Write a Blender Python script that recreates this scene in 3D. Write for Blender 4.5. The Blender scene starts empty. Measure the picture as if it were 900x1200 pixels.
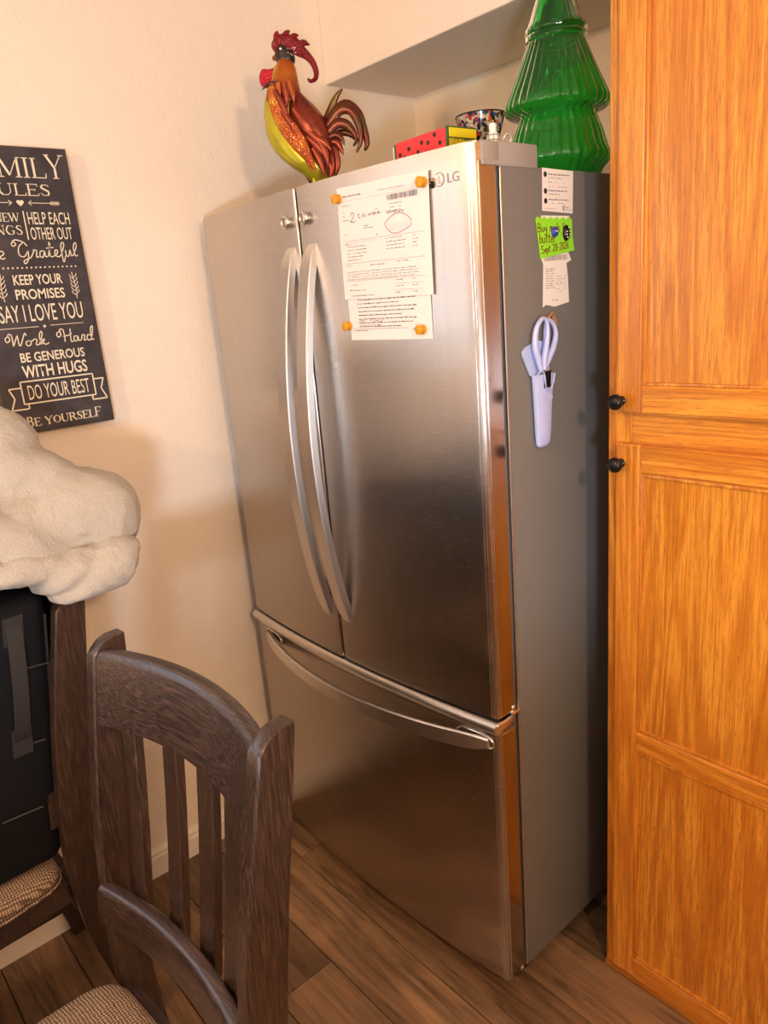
import bpy, bmesh, math, random
from mathutils import Vector, Matrix, noise
random.seed(7)
SC = bpy.context.scene
COL = SC.collection
R = math.radians

# ------------------------------------------------------------------ camera
cam_d = bpy.data.cameras.new('camera'); cam = bpy.data.objects.new('camera', cam_d); COL.objects.link(cam)
SC.camera = cam
YAW, PITCH, ROLL, FPX = .8699, -.2788, -.0841, 860.4
fw = Vector((-math.sin(YAW)*math.cos(PITCH), math.cos(YAW)*math.cos(PITCH), math.sin(PITCH)))
rt = Vector((math.cos(YAW), math.sin(YAW), 0)); up = rt.cross(fw)
r2 = rt*math.cos(ROLL)+up*math.sin(ROLL); u2 = -rt*math.sin(ROLL)+up*math.cos(ROLL)
M3 = Matrix((r2, u2, -fw)).transposed()
cam.matrix_world = Matrix.Translation((1.7706, -.9791, 1.544)) @ M3.to_4x4()
cam_d.sensor_fit = 'VERTICAL'; cam_d.sensor_height = 24; cam_d.lens = FPX/1200*24
cam_d.clip_start = .05

# ------------------------------------------------------------------ world, exposure, lights
w = bpy.data.worlds.new('world'); SC.world = w; w.use_nodes = True
w.node_tree.nodes['Background'].inputs[0].default_value = (.75, .85, 1, 1)
w.node_tree.nodes['Background'].inputs[1].default_value = .6
SC.view_settings.view_transform = 'Standard'; SC.view_settings.look = 'None'
SC.view_settings.exposure = 0.10; SC.view_settings.gamma = 1
def light(name, kind, loc, energy, color, size=.1, target=None, sy=None, spread=None):
    d = bpy.data.lights.new(name, kind); d.energy = energy; d.color = color
    if kind == 'AREA':
        d.size = size
        if sy: d.shape = 'RECTANGLE'; d.size_y = sy
        if spread: d.spread = spread
    else: d.shadow_soft_size = size
    o = bpy.data.objects.new(name, d); COL.objects.link(o); o.location = loc
    if target: o.rotation_euler = (Vector(target)-Vector(loc)).to_track_quat('-Z', 'Y').to_euler()
    return o
WARM = (1, .64, .37); COOL = (.72, .84, 1)
light('kitchen_lamp', 'POINT', (2.62, -.92, 1.95), 76, WARM, .06)
light('dining_lamp', 'POINT', (1.3, -2.75, 2.25), 84, WARM, .05)
light('door_daylight', 'AREA', (3.0, -1.95, 1.03), 48, COOL, .3, (.3, 0, 1.5), .22)
light('added_window_light', 'AREA', (-.14, -1.50, 1.65), 7, COOL, .90, (2, -1.5, 1.65), .9)  # light of the unseen window, added for the bright fridge door reflection
light('room_fill', 'AREA', (1.9, -2.9, 1.2), 6, (.86, .92, 1), 1.9, (.8, 0, 1.3), 1.2)

# ------------------------------------------------------------------ object helpers
def tag(o, label=None, cat=None, group=None, kind=None):
    if label: o['label'] = label
    if cat: o['category'] = cat
    if group: o['group'] = group
    if kind: o['kind'] = kind
    return o
def thing(name, label, cat, loc=(0, 0, 0), rz=0, group=None):
    o = bpy.data.objects.new(name, None); COL.objects.link(o); o.empty_display_size = .05
    o.location = loc; o.rotation_euler = (0, 0, rz)
    return tag(o, label, cat, group)
def link(name, me, mat=None, parent=None, smooth=None, loc=None, rot=None):
    if isinstance(me, bmesh.types.BMesh):
        bm = me; bmesh.ops.recalc_face_normals(bm, faces=bm.faces)
        me = bpy.data.meshes.new(name); bm.to_mesh(me); bm.free()
    if mat is not None:
        me.materials.clear(); me.materials.append(mat)
    if smooth is not None:
        for p in me.polygons: p.use_smooth = True
        try: me.set_sharp_from_angle(angle=R(smooth))
        except Exception: pass
    o = bpy.data.objects.new(name, me); COL.objects.link(o)
    if parent: o.parent = parent
    if loc: o.location = loc
    if rot: o.rotation_euler = rot
    return o
def box(bm, x0, x1, y0, y1, z0, z1, bev=0, seg=2, mtx=None):
    g = bmesh.ops.create_cube(bm, size=1)
    vs = g['verts']
    for v in vs:
        v.co = Vector((x0+(v.co.x+.5)*(x1-x0), y0+(v.co.y+.5)*(y1-y0), z0+(v.co.z+.5)*(z1-z0)))
        if mtx: v.co = mtx @ v.co
    if bev:
        es = list({e for v in vs for e in v.link_edges})
        bmesh.ops.bevel(bm, geom=es, offset=bev, segments=seg, affect='EDGES', profile=.5, clamp_overlap=True)
    return bm
def bx(*a, **k): return box(bmesh.new(), *a, **k)
def loft(bm, rings, cap=True, closed=True):
    rv = [[bm.verts.new(p) for p in ring] for ring in rings]
    n = len(rings[0])
    for a, b in zip(rv, rv[1:]):
        for i in range(n if closed else n-1):
            j = (i+1) % n
            try: bm.faces.new((a[i], a[j], b[j], b[i]))
            except ValueError: pass
    if cap:
        bm.faces.new(rv[0][::-1]); bm.faces.new(rv[-1])
    return bm
def lathe(bm, prof, n=32, c=(0, 0, 0), axis='Z', fn=None):
    rings = []
    for r_, h in prof:
        ring = []
        for i in range(n):
            a = 2*math.pi*i/n; rr = max(r_, .0002)*(fn(a, h) if fn else 1)
            p = (rr*math.cos(a), rr*math.sin(a), h)
            if axis == 'Y': p = (p[0], -h, p[1])
            if axis == 'X': p = (h, p[0], p[1])
            ring.append((p[0]+c[0], p[1]+c[1], p[2]+c[2]))
        rings.append(ring)
    return loft(bm, rings)
def catmull(pts, k=8):
    pts = [Vector(p) for p in pts]
    if len(pts) < 3: return pts
    P = [pts[0]*2-pts[1]]+pts+[pts[-1]*2-pts[-2]]; out = []
    for i in range(1, len(P)-2):
        for j in range(k):
            t = j/k; a, b, c, d = P[i-1:i+3]
            out.append(.5*((2*b)+(c-a)*t+(2*a-5*b+4*c-d)*t*t+(3*b-a-3*c+d)*t*t*t))
    return out+[pts[-1]]
def tube(bm, pts, rad, n=8, flat=1, upv=None):
    pts = [Vector(p) for p in pts]; rings = []
    for i, p in enumerate(pts):
        t = (pts[min(i+1, len(pts)-1)]-pts[max(i-1, 0)]).normalized()
        u = Vector(upv) if upv else (Vector((0, 0, 1)) if abs(t.z) < .9 else Vector((1, 0, 0)))
        s = t.cross(u).normalized(); v = s.cross(t).normalized()
        rr = rad(i/(len(pts)-1)) if callable(rad) else rad
        rings.append([p+s*rr*math.cos(2*math.pi*k/n)+v*rr*flat*math.sin(2*math.pi*k/n) for k in range(n)])
    return loft(bm, rings)
def prism(bm, poly, f, d):
    """poly: 2D points; f maps (a, b, depth) to 3D"""
    a = [bm.verts.new(f(x, y, 0)) for x, y in poly]; b = [bm.verts.new(f(x, y, d)) for x, y in poly]
    n = len(poly)
    for i in range(n):
        j = (i+1) % n; bm.faces.new((a[i], a[j], b[j], b[i]))
    bm.faces.new(a[::-1]); bm.faces.new(b)
    return bm
def text_mesh(s, size, sx=1, bold=0, align='CENTER', ext=.0003, spacing=1):
    c = bpy.data.curves.new('text', 'FONT'); c.body = s; c.size = size; c.align_x = align
    c.extrude = ext; c.offset = bold; c.space_character = spacing; c.resolution_u = 3
    o = bpy.data.objects.new('text', c); COL.objects.link(o)
    dg = bpy.context.evaluated_depsgraph_get(); me = bpy.data.meshes.new_from_object(o.evaluated_get(dg))
    bpy.data.objects.remove(o); bpy.data.curves.remove(c)
    for v in me.vertices: v.co.x *= sx
    return me
def join_meshes(lst):
    """lst of (mesh, matrix) -> bmesh"""
    bm = bmesh.new()
    for me, mx in lst:
        n = len(bm.verts); bm.from_mesh(me); bm.verts.ensure_lookup_table()
        for v in bm.verts[n:]: v.co = mx @ v.co
    return bm
def ribbon(bm, pts, wd, mx, h=.0004):
    """flat stroke of width wd (number or fn of t) in the xy plane of matrix mx, with thickness h"""
    pts = [Vector((p[0], p[1])) for p in pts]; L = []; Rr = []
    n = len(pts)
    for i, p in enumerate(pts):
        t = pts[min(i+1, n-1)]-pts[max(i-1, 0)]
        if t.length < 1e-9: t = Vector((1, 0))
        t.normalize(); nn = Vector((-t.y, t.x)); ww = wd(i/max(1, n-1)) if callable(wd) else wd
        L.append(p+nn*ww/2); Rr.append(p-nn*ww/2)
    rows = []
    for l, r_ in zip(L, Rr):
        rows.append([bm.verts.new(mx @ Vector((q.x, q.y, z))) for q, z in ((l, 0), (l, h), (r_, h), (r_, 0))])
    for a, b in zip(rows, rows[1:]):
        for i in range(4):
            j = (i+1) % 4; bm.faces.new((a[i], a[j], b[j], b[i]))
    bm.faces.new(rows[0]); bm.faces.new(rows[-1][::-1])
    return bm

# ------------------------------------------------------------------ materials
def mat(name, col=(.8, .8, .8), rough=.5, metal=0, **k):
    m = bpy.data.materials.new(name); m.use_nodes = True; nt = m.node_tree
    b = nt.nodes['Principled BSDF']
    b.inputs['Base Color'].default_value = (*col, 1); b.inputs['Roughness'].default_value = rough
    b.inputs['Metallic'].default_value = metal
    for kk, v in k.items(): b.inputs[kk.replace('_', ' ')].default_value = v
    return m, nt, b
def N(nt, t, **k):
    n = nt.nodes.new(t)
    for a, v in k.items():
        if a.startswith('i_'): n.inputs[a[2:].replace('_', ' ')].default_value = v
        else: setattr(n, a, v)
    return n
def coords(nt, scale=(1, 1, 1), rot=(0, 0, 0), rnd=False, kind='Object'):
    tc = N(nt, 'ShaderNodeTexCoord'); mp = N(nt, 'ShaderNodeMapping')
    mp.inputs['Scale'].default_value = scale; mp.inputs['Rotation'].default_value = rot
    nt.links.new(tc.outputs[kind], mp.inputs['Vector'])
    if rnd:
        oi = N(nt, 'ShaderNodeObjectInfo'); ml = N(nt, 'ShaderNodeMath', operation='MULTIPLY'); ml.inputs[1].default_value = 37
        nt.links.new(oi.outputs['Random'], ml.inputs[0]); nt.links.new(ml.outputs[0], mp.inputs['Location'])
    return mp.outputs[0]
def ramp(nt, fac, stops):
    r_ = N(nt, 'ShaderNodeValToRGB'); e = r_.color_ramp.elements
    while len(e) < len(stops): e.new(.5)
    for x, (p, c) in zip(e, stops): x.position = p; x.color = (*c, 1) if len(c) == 3 else c
    nt.links.new(fac, r_.inputs[0]); return r_.outputs[0]
def bump(nt, b, h, st=.3, dist=.002):
    n = N(nt, 'ShaderNodeBump'); n.inputs['Strength'].default_value = st; n.inputs['Distance'].default_value = dist
    nt.links.new(h, n.inputs['Height']); nt.links.new(n.outputs[0], b.inputs['Normal'])
def mixc(nt, f, a, b_, mode='MIX'):
    m = N(nt, 'ShaderNodeMix', data_type='RGBA', blend_type=mode)
    for s, v in ((0, f), (6, a), (7, b_)):
        if isinstance(v, bpy.types.NodeSocket): nt.links.new(v, m.inputs[s])
        elif s == 0: m.inputs[0].default_value = v
        else: m.inputs[s].default_value = (*v, 1)
    return m.outputs[2]
def noise_n(nt, vec, scale, detail=4, rough=.5, dist=0):
    n = N(nt, 'ShaderNodeTexNoise'); n.inputs['Scale'].default_value = scale; n.inputs['Detail'].default_value = detail
    n.inputs['Roughness'].default_value = rough; n.inputs['Distortion'].default_value = dist
    nt.links.new(vec, n.inputs['Vector']); return n.outputs[0]

def wall_mat(name, col):
    m, nt, b = mat(name, col, .6)
    v = coords(nt); h = noise_n(nt, v, 95, 3, .55); h2 = noise_n(nt, v, 22, 3)
    a = N(nt, 'ShaderNodeMath', operation='ADD'); nt.links.new(h, a.inputs[0]); nt.links.new(h2, a.inputs[1])
    bump(nt, b, a.outputs[0], .32, .004)
    nt.links.new(mixc(nt, h2, tuple(c*.97 for c in col), tuple(min(1, c*1.03) for c in col)), b.inputs['Base Color'])
    return m
M_WALL = wall_mat('cream_wall_paint', (.87, .76, .63))
M_CEIL = wall_mat('dim_ceiling_low_bounce', (.62, .60, .58)); M_FAR = wall_mat('dim_far_wall_low_bounce', (.50, .45, .40))  # unseen ceiling and far walls coloured dim to cut bounced light
m_, nt, b_ = mat('baseboard_paint', (.84, .76, .66), .35); M_BASE = m_

def oak(name, axis, tone=1.0, fine=1.0):
    """oak with long grain along axis (0 x, 2 z): cathedral bands, streaks and dark pores"""
    m, nt, b = mat(name, (.6, .25, .05), .3)
    b.inputs['Coat Weight'].default_value = .2; b.inputs['Coat Roughness'].default_value = .2
    s = [1, 1, 1]; s[axis] = .09
    v = coords(nt, tuple(s), rnd=True)
    band = noise_n(nt, v, 8, 2, .4, .9)
    wv = N(nt, 'ShaderNodeMath', operation='MULTIPLY'); nt.links.new(band, wv.inputs[0]); wv.inputs[1].default_value = 46
    sn = N(nt, 'ShaderNodeMath', operation='SINE'); nt.links.new(wv.outputs[0], sn.inputs[0])
    mr = N(nt, 'ShaderNodeMapRange'); nt.links.new(sn.outputs[0], mr.inputs[0]); mr.inputs[1].default_value = -1; mr.inputs[2].default_value = 1
    s2 = [1, 1, 1]; s2[axis] = .035
    v2 = coords(nt, tuple(s2), rnd=True); streak = noise_n(nt, v2, 210*fine, 3, .65)
    s3 = [1, 1, 1]; s3[axis] = .045
    v3 = coords(nt, tuple(s3), rnd=True); pore = noise_n(nt, v3, 760, 2, .5)
    big = noise_n(nt, coords(nt, rnd=True), 3.2, 2)
    t = tone
    c1 = ramp(nt, mr.outputs[0], [(0, (.52*t, .180*t, .014*t)), (.55, (.64*t, .245*t, .022*t)), (1, (.72*t, .310*t, .036*t))])
    c2 = mixc(nt, ramp(nt, streak, [(.40, (1, 1, 1)), (.56, (0, 0, 0))]), c1, (.33*t, .095*t, .010*t))
    c2b = mixc(nt, .60, c1, c2)
    pf = ramp(nt, pore, [(.56, (0, 0, 0)), (.70, (.8, .8, .8))])
    c3 = mixc(nt, pf, c2b, (.30*t, .085*t, .012*t))
    c4 = mixc(nt, ramp(nt, big, [(.35, (0, 0, 0)), (.75, (.35, .35, .35))]), c3, (.55*t, .18*t, .025*t))
    nt.links.new(c4, b.inputs['Base Color'])
    bump(nt, b, pore, .12, .0006)
    return m
M_OAKV = oak('oak_vertical_grain', 2); M_OAKH = oak('oak_horizontal_grain', 0); M_OAKP = oak('oak_panel_veneer', 2, .95, 1.3)
M_OAKB = oak('worn_oak_base_trim', 0, .8)

def steel(name, col=(.53, .49, .45), rough=.24, aniso=.93, horizontal=True):
    m, nt, b = mat(name, col, rough, 1)
    b.inputs['Anisotropic'].default_value = aniso
    tg = N(nt, 'ShaderNodeTangent', direction_type='RADIAL', axis='Z'); nt.links.new(tg.outputs[0], b.inputs['Tangent'])
    v = coords(nt, (1.2, 1.2, 60)); n1 = noise_n(nt, v, 18, 4, .7)
    v2 = coords(nt, (60, 60, .7)); n2 = noise_n(nt, v2, 1.6, 3, .6)
    mr = N(nt, 'ShaderNodeMapRange'); nt.links.new(n1, mr.inputs[0]); mr.inputs[3].default_value = rough*.85; mr.inputs[4].default_value = rough*1.3
    nt.links.new(mr.outputs[0], b.inputs['Roughness'])
    nt.links.new(mixc(nt, n2, tuple(c*.93 for c in col), tuple(min(1, c*1.07) for c in col)), b.inputs['Base Color'])
    v3 = coords(nt, (5, 1, .55)); n3 = noise_n(nt, v3, 1.7, 2, .5)
    bump(nt, b, n3, .10, .01)
    return m
M_STEEL = steel('brushed_stainless_steel')
M_SATIN = mat('satin_steel_trim', (.74, .71, .68), .33, 1)[0]
M_CHROME = mat('polished_chrome', (.85, .84, .82), .07, 1)[0]
M_EDGE = mat('polished_door_edge', (.40, .37, .34), .14, 1)[0]
m_, nt, b_ = mat('grey_appliance_paint', (.15, .148, .140), .42); bump(nt, b_, noise_n(nt, coords(nt), 420, 2), .12, .0006); M_SIDE = m_
M_HINGE = mat('grey_hinge_plastic', (.30, .285, .265), .45)[0]
M_GASKET = mat('black_rubber_gasket', (.012, .012, .013), .6)[0]
M_WHITEP = mat('white_liner_plastic', (.75, .75, .73), .4)[0]
m_, nt, b_ = mat('white_paper', (.80, .75, .71), .65); M_PAPER = m_
M_INK = mat('grey_printing_ink', (.16, .14, .14), .7)[0]
M_INKD = mat('black_ink', (.02, .02, .025), .6)[0]
M_PURPLE = mat('purple_pen_ink', (.50, .20, .42), .6)[0]
M_PINK = mat('pale_pink_highlighter', (.82, .69, .68), .7)[0]
M_REDINK = mat('dark_red_pen_ink', (.16, .02, .01), .6)[0]
M_GREEN = mat('lime_green_paper', (.28, .74, .03), .6)[0]
M_AMBER = mat('amber_plastic', (.80, .36, .012), .12, 0, Transmission_Weight=.2, IOR=1.5)[0]
M_BRONZE = mat('dark_bronze', (.022, .019, .018), .32, .7)[0]
M_LILAC = mat('pale_lilac_plastic', (.46, .54, .88), .35)[0]
M_LILACD = mat('soft_blue_grip', (.42, .52, .78), .5)[0]
M_BROWNP = mat('tan_wooden_clip', (.33, .18, .08), .5)[0]
M_BLUE = mat('blue_enamel', (.03, .05, .35), .25)[0]
M_BLACK = mat('black_gloss', (.012, .012, .012), .3)[0]
M_WHITE = mat('white_gloss', (.82, .80, .76), .3)[0]
M_SEED = mat('painted_black_seed', (.015, .02, .01), .5)[0]
M_RED = mat('watermelon_red', (.78, .035, .045), .35)[0]
M_YEL = mat('rind_yellow', (.72, .62, .02), .45)[0]
M_DKGREEN = mat('rind_dark_green', (.035, .10, .03), .5)[0]
M_CREAMINK = mat('cream_sign_lettering', (.80, .72, .55), .7)[0]
m_, nt, b_ = mat('chalkboard_black', (.028, .022, .030), .55)
n_ = noise_n(nt, coords(nt), 14, 5, .65)
nt.links.new(ramp(nt, n_, [(.4, (.020, .016, .022)), (.75, (.055, .046, .055))]), b_.inputs['Base Color']); M_BOARD = m_
M_BOARDE = mat('sign_edge_black', (.02, .016, .018), .5)[0]

def dark_wood():
    m, nt, b = mat('espresso_stained_wood', (.05, .025, .018), .36)
    b.inputs['Coat Weight'].default_value = .25; b.inputs['Coat Roughness'].default_value = .22
    v = coords(nt, (1, 1, .03)); n = noise_n(nt, v, 400, 3, .6); n2 = noise_n(nt, coords(nt, (1, 1, .2)), 12, 2)
    c = ramp(nt, n, [(.36, (.008, .004, .003)), (.52, (.040, .022, .015)), (.70, (.120, .070, .042))])
    nt.links.new(mixc(nt, n2, c, (.030, .015, .010)), b.inputs['Base Color'])
    bump(nt, b, n, .35, .0009); return m
def dark_wood_h():
    m, nt, b = mat('espresso_wood_cross_grain', (.05, .025, .018), .36)
    b.inputs['Coat Weight'].default_value = .3; b.inputs['Coat Roughness'].default_value = .2
    v = coords(nt, (.03, 1, 1)); n = noise_n(nt, v, 400, 3, .6)
    c = ramp(nt, n, [(.36, (.012, .006, .005)), (.55, (.044, .025, .020)), (.74, (.100, .058, .044))])
    nt.links.new(c, b.inputs['Base Color']); bump(nt, b, n, .35, .0009); return m
M_DW = dark_wood(); M_DWH = dark_wood_h()
def fabric():
    m, nt, b = mat('tweed_seat_fabric', (.3, .2, .13), .9)
    v = coords(nt)
    a = N(nt, 'ShaderNodeTexWave', wave_type='BANDS', bands_direction='X'); c = N(nt, 'ShaderNodeTexWave', wave_type='BANDS', bands_direction='Y')
    for x in (a, c):
        x.inputs['Scale'].default_value = 62; x.inputs['Distortion'].default_value = 3.5; x.inputs['Detail'].default_value = 2; nt.links.new(v, x.inputs['Vector'])
    mu = N(nt, 'ShaderNodeMath', operation='MULTIPLY'); nt.links.new(a.outputs['Fac'], mu.inputs[0]); nt.links.new(c.outputs['Fac'], mu.inputs[1])
    n = noise_n(nt, v, 420, 4, .7)
    ad = N(nt, 'ShaderNodeMath', operation='ADD'); nt.links.new(mu.outputs[0], ad.inputs[0]); nt.links.new(n, ad.inputs[1])
    nt.links.new(ramp(nt, ad.outputs[0], [(.40, (.045, .028, .018)), (.68, (.20, .13, .085)), (.95, (.50, .36, .25))]), b.inputs['Base Color'])
    bump(nt, b, ad.outputs[0], .7, .002); return m
M_FAB = fabric()
m_, nt, b_ = mat('cream_plush_fleece', (.74, .68, .58), .95); b_.inputs['Sheen Weight'].default_value = .25
n_ = noise_n(nt, coords(nt), 240, 4, .75); n2_ = noise_n(nt, coords(nt), 38, 3)
a_ = N(nt, 'ShaderNodeMath', operation='ADD'); nt.links.new(n_, a_.inputs[0]); nt.links.new(n2_, a_.inputs[1])
bump(nt, b_, a_.outputs[0], 1.0, .009); M_FLEECE = m_
m_, nt, b_ = mat('black_nylon', (.004, .0045, .006), .75); b_.inputs['Specular IOR Level'].default_value = .2; bump(nt, b_, noise_n(nt, coords(nt), 600, 2), .3, .0008); M_NYLON = m_
M_WEB = mat('charcoal_webbing', (.014, .012, .013), .75)[0]
M_PIPE = mat('grey_piping', (.045, .040, .038), .6)[0]

def plank_mat():
    m, nt, b = mat('wood_look_plank', (.25, .12, .06), .38)
    v = coords(nt, (.08, 1, 1), rnd=True)
    n = noise_n(nt, v, 42, 6, .68, .8); n2 = noise_n(nt, coords(nt, (.3, 1, 1), rnd=True), 6, 3, .6, 1)
    oi = N(nt, 'ShaderNodeObjectInfo')
    base = ramp(nt, oi.outputs['Random'], [(0, (.17, .095, .048)), (.3, (.25, .150, .080)), (.6, (.115, .070, .040)), (.85, (.21, .118, .058)), (1, (.27, .165, .09))])
    g = ramp(nt, n, [(.32, (.35, .32, .30)), (.5, (1, 1, 1)), (.68, (1.5, 1.42, 1.3))])
    c = mixc(nt, 1, base, g, 'MULTIPLY')
    c2 = mixc(nt, ramp(nt, n2, [(.45, (0, 0, 0)), (.7, (.55, .55, .55))]), c, (.10, .048, .022))
    nt.links.new(c2, b.inputs['Base Color']); bump(nt, b, n, .25, .0012); return m
M_PLANK = plank_mat()
M_SUB = mat('dark_subfloor', (.02, .012, .008), .8)[0]

# ------------------------------------------------------------------ room shell
XW, YB = -.072, .842
XR, YF, ZC = 3.7, -3.6, 2.46
WIN = (-1.95, -1.05, 1.2, 2.1)          # unseen opening added in the left wall for fridge reflections: y0 y1 z0 z1
bm = bmesh.new(); T = .12
box(bm, XW-T, XW, WIN[1], YB+T, 0, ZC); box(bm, XW-T, XW, YF-T, WIN[0], 0, ZC)
box(bm, XW-T, XW, WIN[0], WIN[1], 0, WIN[2]); box(bm, XW-T, XW, WIN[0], WIN[1], WIN[3], ZC)
tag(link('wall_left', bm, M_WALL), kind='structure')
tag(link('wall_back', bx(XW, XR+T, YB, YB+T, 0, ZC), M_WALL), kind='structure')
tag(link('wall_right', bx(XR, XR+T, YF-T, YB, 0, ZC), M_FAR), kind='structure')
tag(link('wall_front', bx(XW, XR, YF-T, YF, 0, ZC), M_FAR), kind='structure')
tag(link('ceiling', bx(XW-T, XR+T, YF-T, YB+T, ZC, ZC+.1), M_CEIL), kind='structure')
tag(link('soffit', bx(XW, XR, .49, YB, 2.148, ZC, bev=.004), M_WALL), 'cream boxed soffit hanging from the ceiling above the refrigerator', kind='structure')
wn = bpy.data.objects.new('added_window_1', None); COL.objects.link(wn); wn.location = (XW-.06, -1.50, 1.65); tag(wn, kind='structure')  # unseen window, added so the fridge doors reflect it
bm = bmesh.new()
for a in ((-.45, -.41, -.45, .45), (.41, .45, -.45, .45), (-.41, .41, -.45, -.41), (-.41, .41, .41, .45), (-.03, .03, -.41, .41)):
    box(bm, -.025, .025, a[0], a[1], a[2], a[3], bev=.004)
link('window_frame', bm, M_WHITEP, wn)
floor = tag(link('floor', bx(XW-T, XR+T, YF-T, YB+T, -.05, -.004), M_SUB), kind='structure')
# planks, long side along x, staggered joints
PW, PL, GAP = .152, 1.22, .0012
row = 0; y = YB
pm = {}
while y > YF:
    y0 = max(y-PW, YF); x = XW - (row*.437 % PL); col = 0
    near = y > -1.35
    while x < XR:
        xa, xb = max(x, XW), min(x+PL, XR)
        if near and xa < 2.2 and xb-xa > .02:
            key = (round(xb-xa, 3), round(y-y0, 3))
            if key not in pm:
                me = bpy.data.meshes.new('plank'); b0 = bx(GAP, xb-xa-GAP, GAP, y-y0-GAP, -.004, 0)
                tops = [e for e in b0.edges if all(v.co.z > -.001 for v in e.verts)]
                bmesh.ops.bevel(b0, geom=tops, offset=.0012, segments=1, affect='EDGES')
                bmesh.ops.recalc_face_normals(b0, faces=b0.faces); b0.to_mesh(me); b0.free(); me.materials.append(M_PLANK); pm[key] = me
            link('plank', pm[key], None, floor, loc=(xa, y0, 0))
        x += PL
    y -= PW; row += 1
bm = bmesh.new()
y = YB; row = 0
while y > YF:
    y0 = max(y-PW, YF); x = XW-(row*.437 % PL)
    while x < XR:
        xa, xb = max(x, XW), min(x+PL, XR)
        if not (y > -1.35 and xa < 2.2) and xb-xa > .02 : box(bm, xa+GAP, xb-GAP, y0+GAP, y-GAP, -.004, 0)
        x += PL
    y -= PW; row += 1
o = link('far_planks', bm, M_PLANK, floor); o['kind'] = 'stuff'
def baseboard(name, f, L):
    prof = [(0, 0), (.014, 0), (.014, .060), (.011, .066), (.011, .074), (.006, .084), (0, .086)]
    tag(link(name, prism(bmesh.new(), prof, f, L), M_BASE), kind='structure')
baseboard('baseboard_left', lambda a, b, d: (XW+a, YF+d, b), YB-YF)
baseboard('baseboard_back', lambda a, b, d: (XW+.014+d, YB-a, b), 1.0)
M_ORP = mat('amber_plate', (.75, .38, .08), .5)[0]
tag(link('wall_plate', bx(XW, XW+.004, -.585, -.545, .33, .375, bev=.001), M_ORP), 'small amber plate low on the left wall between two chair posts', 'wall plate')

# ------------------------------------------------------------------ refrigerator
W = .908; BU = .029
fr = thing('refrigerator', 'stainless steel french door refrigerator with bottom freezer drawer', 'refrigerator')
def fy(x):                                  # bowed front surface
    t = (x-W/2)/(W/2); return -BU*(1-t*t)
def front_panel(x0, x1, z0, z1, yb=.052, rl=.004, rr=.004, n=20, bev=.0025):
    """vertical slab whose front follows the bow; rl, rr: rounding at left and right edge"""
    pts = []
    for i in range(n+1):
        t = i/n; x = x0+rl+(x1-rr-x0-rl)*t; pts.append((x, fy(x)))
    def corner(cx, cy, r_, a0, a1, k=5): return [(cx+r_*math.cos(R(a0+(a1-a0)*i/k)), cy+r_*math.sin(R(a0+(a1-a0)*i/k))) for i in range(k+1)]
    L = corner(x0+rl, fy(x0)+rl, rl, 180, 270); Rr = corner(x1-rr, fy(x1)+rr, rr, 270, 360)
    poly = L[:-1]+pts+Rr[1:]+[(x1, yb), (x0, yb)]
    bm = bmesh.new(); prism(bm, poly, lambda a, b, d: (a, b, z0+d), z1-z0)
    es = [e for e in bm.edges if abs(e.verts[0].co.z-e.verts[1].co.z) < 1e-6 and min(v.co.y for v in e.verts) < yb-.01]
    bmesh.ops.bevel(bm, geom=es, offset=bev, segments=2, affect='EDGES')
    return bm
ZS, ZD, ZT = .722, .053, 1.780
link('cabinet_body', bx(.003, W, .064, .80, .05, 1.7475, bev=.004), M_SIDE, fr, smooth=35)
link('door_gasket', bx(.02, W-.02, .050, .066, .07, 1.735), M_GASKET, fr)
link('toe_grille', bx(.02, W-.02, .05, .11, .012, .055, bev=.003), M_GASKET, fr)
for k, yy in ((.05, .12), (W-.05, .12), (.05, .72), (W-.05, .72)):
    bm = bmesh.new(); lathe(bm, [(.018, 0), (.018, .012), (.008, .014), (.008, .055)], 12, (k, yy, 0)); link('levelling_foot', bm, M_GASKET, fr)
SEAM = .448
def door(x0, x1, nm):
    d = link(nm, front_panel(x0, x1, ZS, ZT, rl=.004 if x0 < .1 else .003, rr=.007 if x1 > .8 else .003), M_STEEL, fr, smooth=40)
    return d
dl = door(.0, SEAM-.004, 'left_door'); dr = door(SEAM+.004, W, 'right_door')
dw = link('freezer_drawer', front_panel(0, W, ZD, .690, rl=.004, rr=.007), M_STEEL, fr, smooth=40)
# polished side cheeks, faces of the doors that turn to the right
for nm, z0, z1, pr in (('door_side_panel', ZS+.004, ZT-.030, dr), ('drawer_side_panel', ZD+.004, .684, dw)):
    link(nm, bx(W-.0005, W+.0012, .012, .050, z0, z1, bev=.0005), M_EDGE, pr)
    link('chrome_edge_strip', bx(W-.0006, W+.0016, .0085, .0108, z0, z1, bev=.0006), M_CHROME, pr)
link('chrome_edge_strip', bx(SEAM-.0052, SEAM-.0032, -.027, -.004, ZS+.004, ZT-.004, bev=.0005), M_CHROME, dl)
link('door_stile_gap', bx(SEAM-.004, SEAM+.004, .01, .05, ZS, ZT-.01), M_GASKET, dl)
for par, z0, z1 in ((dr, ZS+.003, ZT-.003), (dw, ZD+.003, .688)):
    for xr in (.8950, .9010):
        link('highlight_ridge', bx(xr-.0009, xr+.0009, fy(xr)-.0013, fy(xr)+.004, z0, z1, bev=.0005), M_CHROME, par)  # raised chrome lines put in to draw the edge's white highlights
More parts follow.
